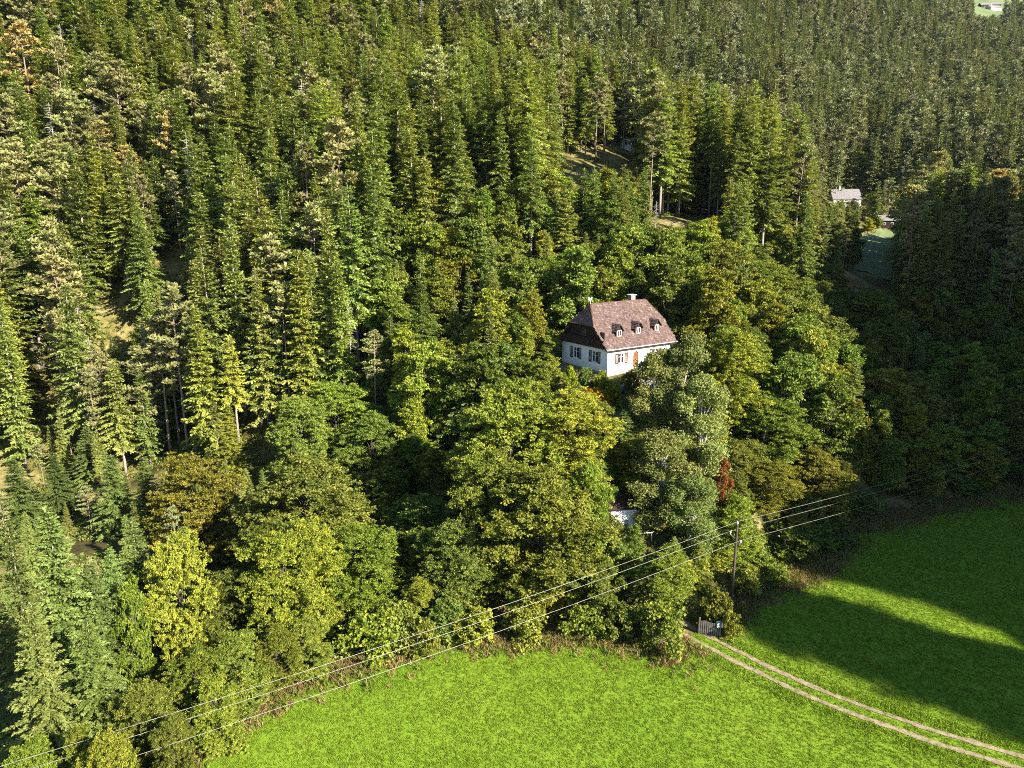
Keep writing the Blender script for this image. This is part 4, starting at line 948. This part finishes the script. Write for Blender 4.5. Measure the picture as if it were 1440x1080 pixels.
def describe(p, var):
    f_ = fam(p['kind']); g, wds = place_words(p); h = p['h']; c = p['col']
    d = [np.hypot(p['x'] - m_[0], p['y'] - m_[1]) for m_ in MARK]; j = int(np.argmin(d))
    where = f"close to the {MARK[j][2]}" if d[j] < 15 else wds
    tall = {'spruce': (17, 28), 'pine': (17, 27), 'leaf': (9, 13)}.get(f_, (10, 18))
    size = 'short' if h < tall[0] else 'very tall' if h > tall[1] else 'middling'
    hue = 'golden' if c[0] > 1.3 and c[1] < 1.15 else 'yellowish' if c[0] > 1.2 else 'dark' if c[0] < .85 else 'green'
    slim = 'slim' if p['wf'] < .94 else 'broad' if p['wf'] > 1.08 else 'medium-width'
    w_ = {'spruce': f'{size} {hue} {slim} spruce', 'pine': f'{size} {"ruddy" if c[0] > 1.3 else "olive"} {slim} pine', 'leaf': f'{size} {hue} {slim} leafy tree', 'dead': f'{size} grey leafless dead conifer', 'bush': f'{"low" if h < 2.5 else "high"} {hue} {slim} shrub'}.get(f_, WORDS[f_])
    k_ = {'leaf': 'leafy', 'dead': 'dead', 'bush': 'shrubs and small'}.get(f_, CATS[f_])
    return f'{w_} {where}', f'{k_} trees {where}'
single = []; rest = []
for f_ in NAMES:
    L_ = [p for p in PLANTS if fam(p['kind']) == f_]
    a = [p for p in L_ if p['label']]; b = sorted([p for p in L_ if not p['label']], key=lambda p: -p['size'])
    b1 = [p for p in b if p['size'] > 0]; k = max(0, 300 - len(a))
    single += a + b1[:k]; keep = set(map(id, b1[:k])); rest += [p for p in b if id(p) not in keep]
for p in single:
    var = PROTO[p['kind']]; tm, cm = var[random.randrange(len(var))]
    s = p['h'] / HT[p['kind']]; sw = s * p['wf']; f_ = fam(p['kind'])
    e = empty(p['name'] or NAMES[f_], (p['x'], p['y'], p['z'] - .1), random.uniform(0, 6.28)); e.scale = (sw, sw, s)
    if p['label']: tag(e, p['label'], CATS[f_], p['group'])
    else:
        lb_, gr_ = describe(p, var); tag(e, lb_, CATS[f_], gr_)
    tk = bpy.data.objects.new('trunk', tm); cr = bpy.data.objects.new('crown', cm); cr.color = (*p['col'], 1)
    for o in (tk, cr): COL.objects.link(o); o.parent = e
# the rest of the forest, too many to count: one object per kind, placed by geometry nodes
def gn_scatter(name, pts, scl, rot, idx, protos, label):
    me = bpy.data.meshes.new(name); me.vertices.add(len(pts)); me.vertices.foreach_set('co', np.asarray(pts, np.float32).ravel())
    for nm, ty, arr in (('scl', 'FLOAT_VECTOR', scl), ('rotz', 'FLOAT_VECTOR', rot)):
        at_ = me.attributes.new(nm, ty, 'POINT'); at_.data.foreach_set('vector', np.asarray(arr, np.float32).ravel())
    at_ = me.attributes.new('pick', 'INT', 'POINT'); at_.data.foreach_set('value', np.asarray(idx, np.int32))
    o = link(name, me); g = bpy.data.node_groups.new(name, 'GeometryNodeTree')
    g.interface.new_socket('Geometry', in_out='INPUT', socket_type='NodeSocketGeometry'); g.interface.new_socket('Geometry', in_out='OUTPUT', socket_type='NodeSocketGeometry')
    gi = g.nodes.new('NodeGroupInput'); go = g.nodes.new('NodeGroupOutput'); ip = g.nodes.new('GeometryNodeInstanceOnPoints'); j = g.nodes.new('GeometryNodeJoinGeometry')
    for q in reversed(protos):
        oi = g.nodes.new('GeometryNodeObjectInfo'); oi.inputs['Object'].default_value = q; oi.inputs['As Instance'].default_value = True; g.links.new(oi.outputs['Geometry'], j.inputs[0])
    def attr(nm, ty):
        a = g.nodes.new('GeometryNodeInputNamedAttribute'); a.data_type = ty; a.inputs['Name'].default_value = nm; return a.outputs[0]
    g.links.new(gi.outputs[0], ip.inputs['Points']); g.links.new(j.outputs[0], ip.inputs['Instance']); ip.inputs['Pick Instance'].default_value = True
    g.links.new(attr('pick', 'INT'), ip.inputs['Instance Index']); g.links.new(attr('scl', 'FLOAT_VECTOR'), ip.inputs['Scale'])
    e2 = g.nodes.new('FunctionNodeEulerToRotation'); g.links.new(attr('rotz', 'FLOAT_VECTOR'), e2.inputs[0]); g.links.new(e2.outputs[0], ip.inputs['Rotation'])
    g.links.new(ip.outputs[0], go.inputs[0]); md = o.modifiers.new('scatter', 'NODES'); md.node_group = g
    return tag(o, label, kind='stuff')
def joined(tm, cm, name):
    bm = bmesh.new(); lay = None
    me = bpy.data.meshes.new(name)
    def arrs(m_):
        v = np.empty(len(m_.vertices) * 3, np.float32); m_.vertices.foreach_get('co', v); m_.calc_loop_triangles()
        f = np.empty(len(m_.loop_triangles) * 3, np.int32); m_.loop_triangles.foreach_get('vertices', f); return v.reshape(-1, 3), f.reshape(-1, 3)
    bm.free(); v1, f1 = arrs(tm); v2, f2 = arrs(cm)
    me = fast_mesh(name, np.r_[v1, v2], np.r_[f1, f2 + len(v1)], [tm.materials[0], cm.materials[0]])
    me.polygons.foreach_set('material_index', np.r_[np.zeros(len(f1), np.int32), np.ones(len(f2), np.int32)])
    if 'tint' in cm.attributes:
        tt_ = np.empty(len(cm.polygons), np.float32); cm.attributes['tint'].data.foreach_get('value', tt_)
        a = me.attributes.new('tint', 'FLOAT', 'FACE'); a.data.foreach_set('value', np.r_[np.full(len(f1), .5, np.float32), tt_])
    return bpy.data.objects.new(name, me)
for kind in sorted({p['kind'] for p in rest}):
    L_ = [p for p in rest if p['kind'] == kind]; pr = [joined(tm, cm, 'forest_tree') for tm, cm in PROTO[kind]]
    pts = [(p['x'], p['y'], p['z'] - .1) for p in L_]; scl = [(p['h'] / HT[kind] * p['wf'],) * 2 + (p['h'] / HT[kind],) for p in L_]
    rot = [(0, 0, random.uniform(0, 6.28)) for _ in L_]; idx = [random.randrange(len(pr)) for _ in L_]
    gn_scatter('distant_' + {'spruce': 'spruce', 'pine': 'pine', 'leaf': 'leafy'}.get(fam(kind), fam(kind)) + '_forest', pts, scl, rot, idx, pr, 'mass of ' + {'spruce': 'spruces', 'pine': 'pines', 'leaf': 'leafy trees', 'dead': 'dead conifers'}.get(fam(kind), 'trees') + ' covering the further slopes')

# ------------------------------------------------------------------ grass and undergrowth
def tuft(seed, n_, hgt, spread, wd, mat):
    r = np.random.default_rng(seed); C = np.c_[r.normal(0, spread, (n_, 2)), np.zeros(n_)]; D = np.c_[r.normal(0, .55, (n_, 2)), np.ones(n_)]
    return bpy.data.objects.new('grass_tuft', leaf_mesh('grass_tuft', C, D, rnd_dirs(r, n_), hgt * r.uniform(.6, 1.3, n_), wd, .5 + r.normal(0, .15, n_), M[mat], fold=.1))
def sample_field(nm, lo=None):
    a = MEADOW[MEADOW_F]; ctr = a.mean(1); x_, y_, t_ = proj(ctr); vis = (t_ > 5) & (x_ > -150) & (x_ < 1600) & (y_ < 1230)
    Q = a[vis]; k = RNG.integers(0, len(Q), nm); u, v = RNG.random((2, nm, 1)); q = Q[k]
    return (q[:, 0] * (1-u) + q[:, 1] * u) * (1-v) + (q[:, 3] * (1-u) + q[:, 2] * u) * v
G = sample_field(120000); td = np.concatenate([track_dist(G[i:i+5000, :2]) for i in range(0, len(G), 5000)])
G = G[(np.abs(td - .78) > .17 + .2 * RNG.random(len(td)))]; td = np.concatenate([track_dist(G[i:i+5000, :2]) for i in range(0, len(G), 5000)])
s_ = RNG.uniform(.6, 1.25, len(G)) * (1 + .25 * vnoise(G[:, :2], 1.3)) * np.where((td > 1.2) & (td < 2.6), 1.5, 1.0)
gn_scatter('meadow_grass', G, np.c_[s_, s_, s_], np.c_[np.zeros((len(G), 2)), RNG.uniform(0, 6.28, len(G))], RNG.integers(0, 4, len(G)), [tuft(i, 11, .12, .09, .032, 'grass') for i in range(4)], 'short bright green grass covering the meadow')
# dry weeds along the edge
B = np.repeat(FB, 60, 0); B = B + RNG.normal(0, .85, B.shape) - np.array([0, .7]); B = np.r_[B, np.repeat(FB, 60, 0) + RNG.normal(0, .9, (len(FB) * 60, 2)) - np.c_[np.zeros(len(FB) * 60), np.abs(RNG.normal(0, 1.5, len(FB) * 60))]]; x_, y_, t_ = proj(np.c_[B, np.zeros(len(B))]); dn = vnoise(B, 6) + .5
keep = (t_ > 10) & (x_ > -100) & (x_ < 1540) & (y_ < 1150) & (y_ > 600) & (RNG.random(len(B)) < dn) & (track_dist(B) > 1.4); B = B[keep]
zb = np.maximum(ground(B), np.where(inside(B, FB), field_z(B), -9)); s_ = RNG.uniform(.5, 1.3, len(B))
gn_scatter('dry_edge_weeds', np.c_[B, zb], np.c_[s_, s_, s_], np.c_[np.zeros((len(B), 2)), RNG.uniform(0, 6.28, len(B))], RNG.integers(0, 5, len(B)), [tuft(20 + i, 14, .55, .2, .06, 'dry') for i in range(3)] + [tuft(30 + i, 14, .5, .2, .08, 'larch') for i in range(2)], 'dry brown and yellow weeds fringing the meadow')
# undergrowth on the near slopes
U_ = scatter(-120, 110, 42, 175, .95, .5); fdu = field_dist(U_); x_, y_, t_ = proj(np.c_[U_, ground(U_)]); hp = (U_ - A_H) @ np.c_[HA, HB]
kp = (fdu > .6) & (t_ > 20) & (x_ > -100) & (x_ < 1540) & ~((hp[:, 0] > -.6) & (hp[:, 0] < HL + .6) & (hp[:, 1] > -1) & (hp[:, 1] < HW + .6)) & (vnoise(U_, 7) > -.28) & (track_dist(U_) > 1.6) & ~((U_[:, 1] > 112) & (RNG.random(len(U_)) < .55)); U_ = U_[kp]
def herb(seed, mat, n_=40, rr=.55):
    r = np.random.default_rng(seed); C = np.c_[r.normal(0, rr * .5, (n_, 2)), np.abs(r.normal(.22, .16, n_))]; D = rnd_dirs(r, n_); D[:, 2] = np.abs(D[:, 2]) * .5
    L = .26 * r.uniform(.6, 1.3, n_); return bpy.data.objects.new('herb', leaf_mesh('herb', C, D, np.c_[r.normal(0, .4, (n_, 2)), np.ones(n_)], L, L * .6, .45 + r.normal(0, .2, n_), M[mat]))
s_ = RNG.uniform(.5, 1.5, len(U_))
gn_scatter('undergrowth', np.c_[U_, ground(U_) - .05], np.c_[s_, s_, s_], np.c_[np.zeros((len(U_), 2)), RNG.uniform(0, 6.28, len(U_))], RNG.integers(0, 4, len(U_)), [herb(1, 'leaf'), herb(2, 'leaf'), herb(3, 'larch'), herb(4, 'birch')], 'low leafy undergrowth on the wooded slopes')
print('PLANTS', len(PLANTS), 'single', len(single), 'rest', len(rest))

# ------------------------------------------------------------------ air
mh_, n, out = new_mat('valley_air'); pv = N(n, 'ShaderNodeVolumePrincipled')
pv.inputs['Color'].default_value = (.62, .80, 1.0, 1); pv.inputs['Density'].default_value = .00003; pv.inputs['Anisotropy'].default_value = .3
n.links.new(pv.outputs[0], out.inputs['Volume'])
hz = MB().box((-720, -270, -12), (1320, 1520, float(Z.max()) + 60)).build('haze', mh_); tag(hz, 'thin blue haze filling the valley air', kind='stuff')
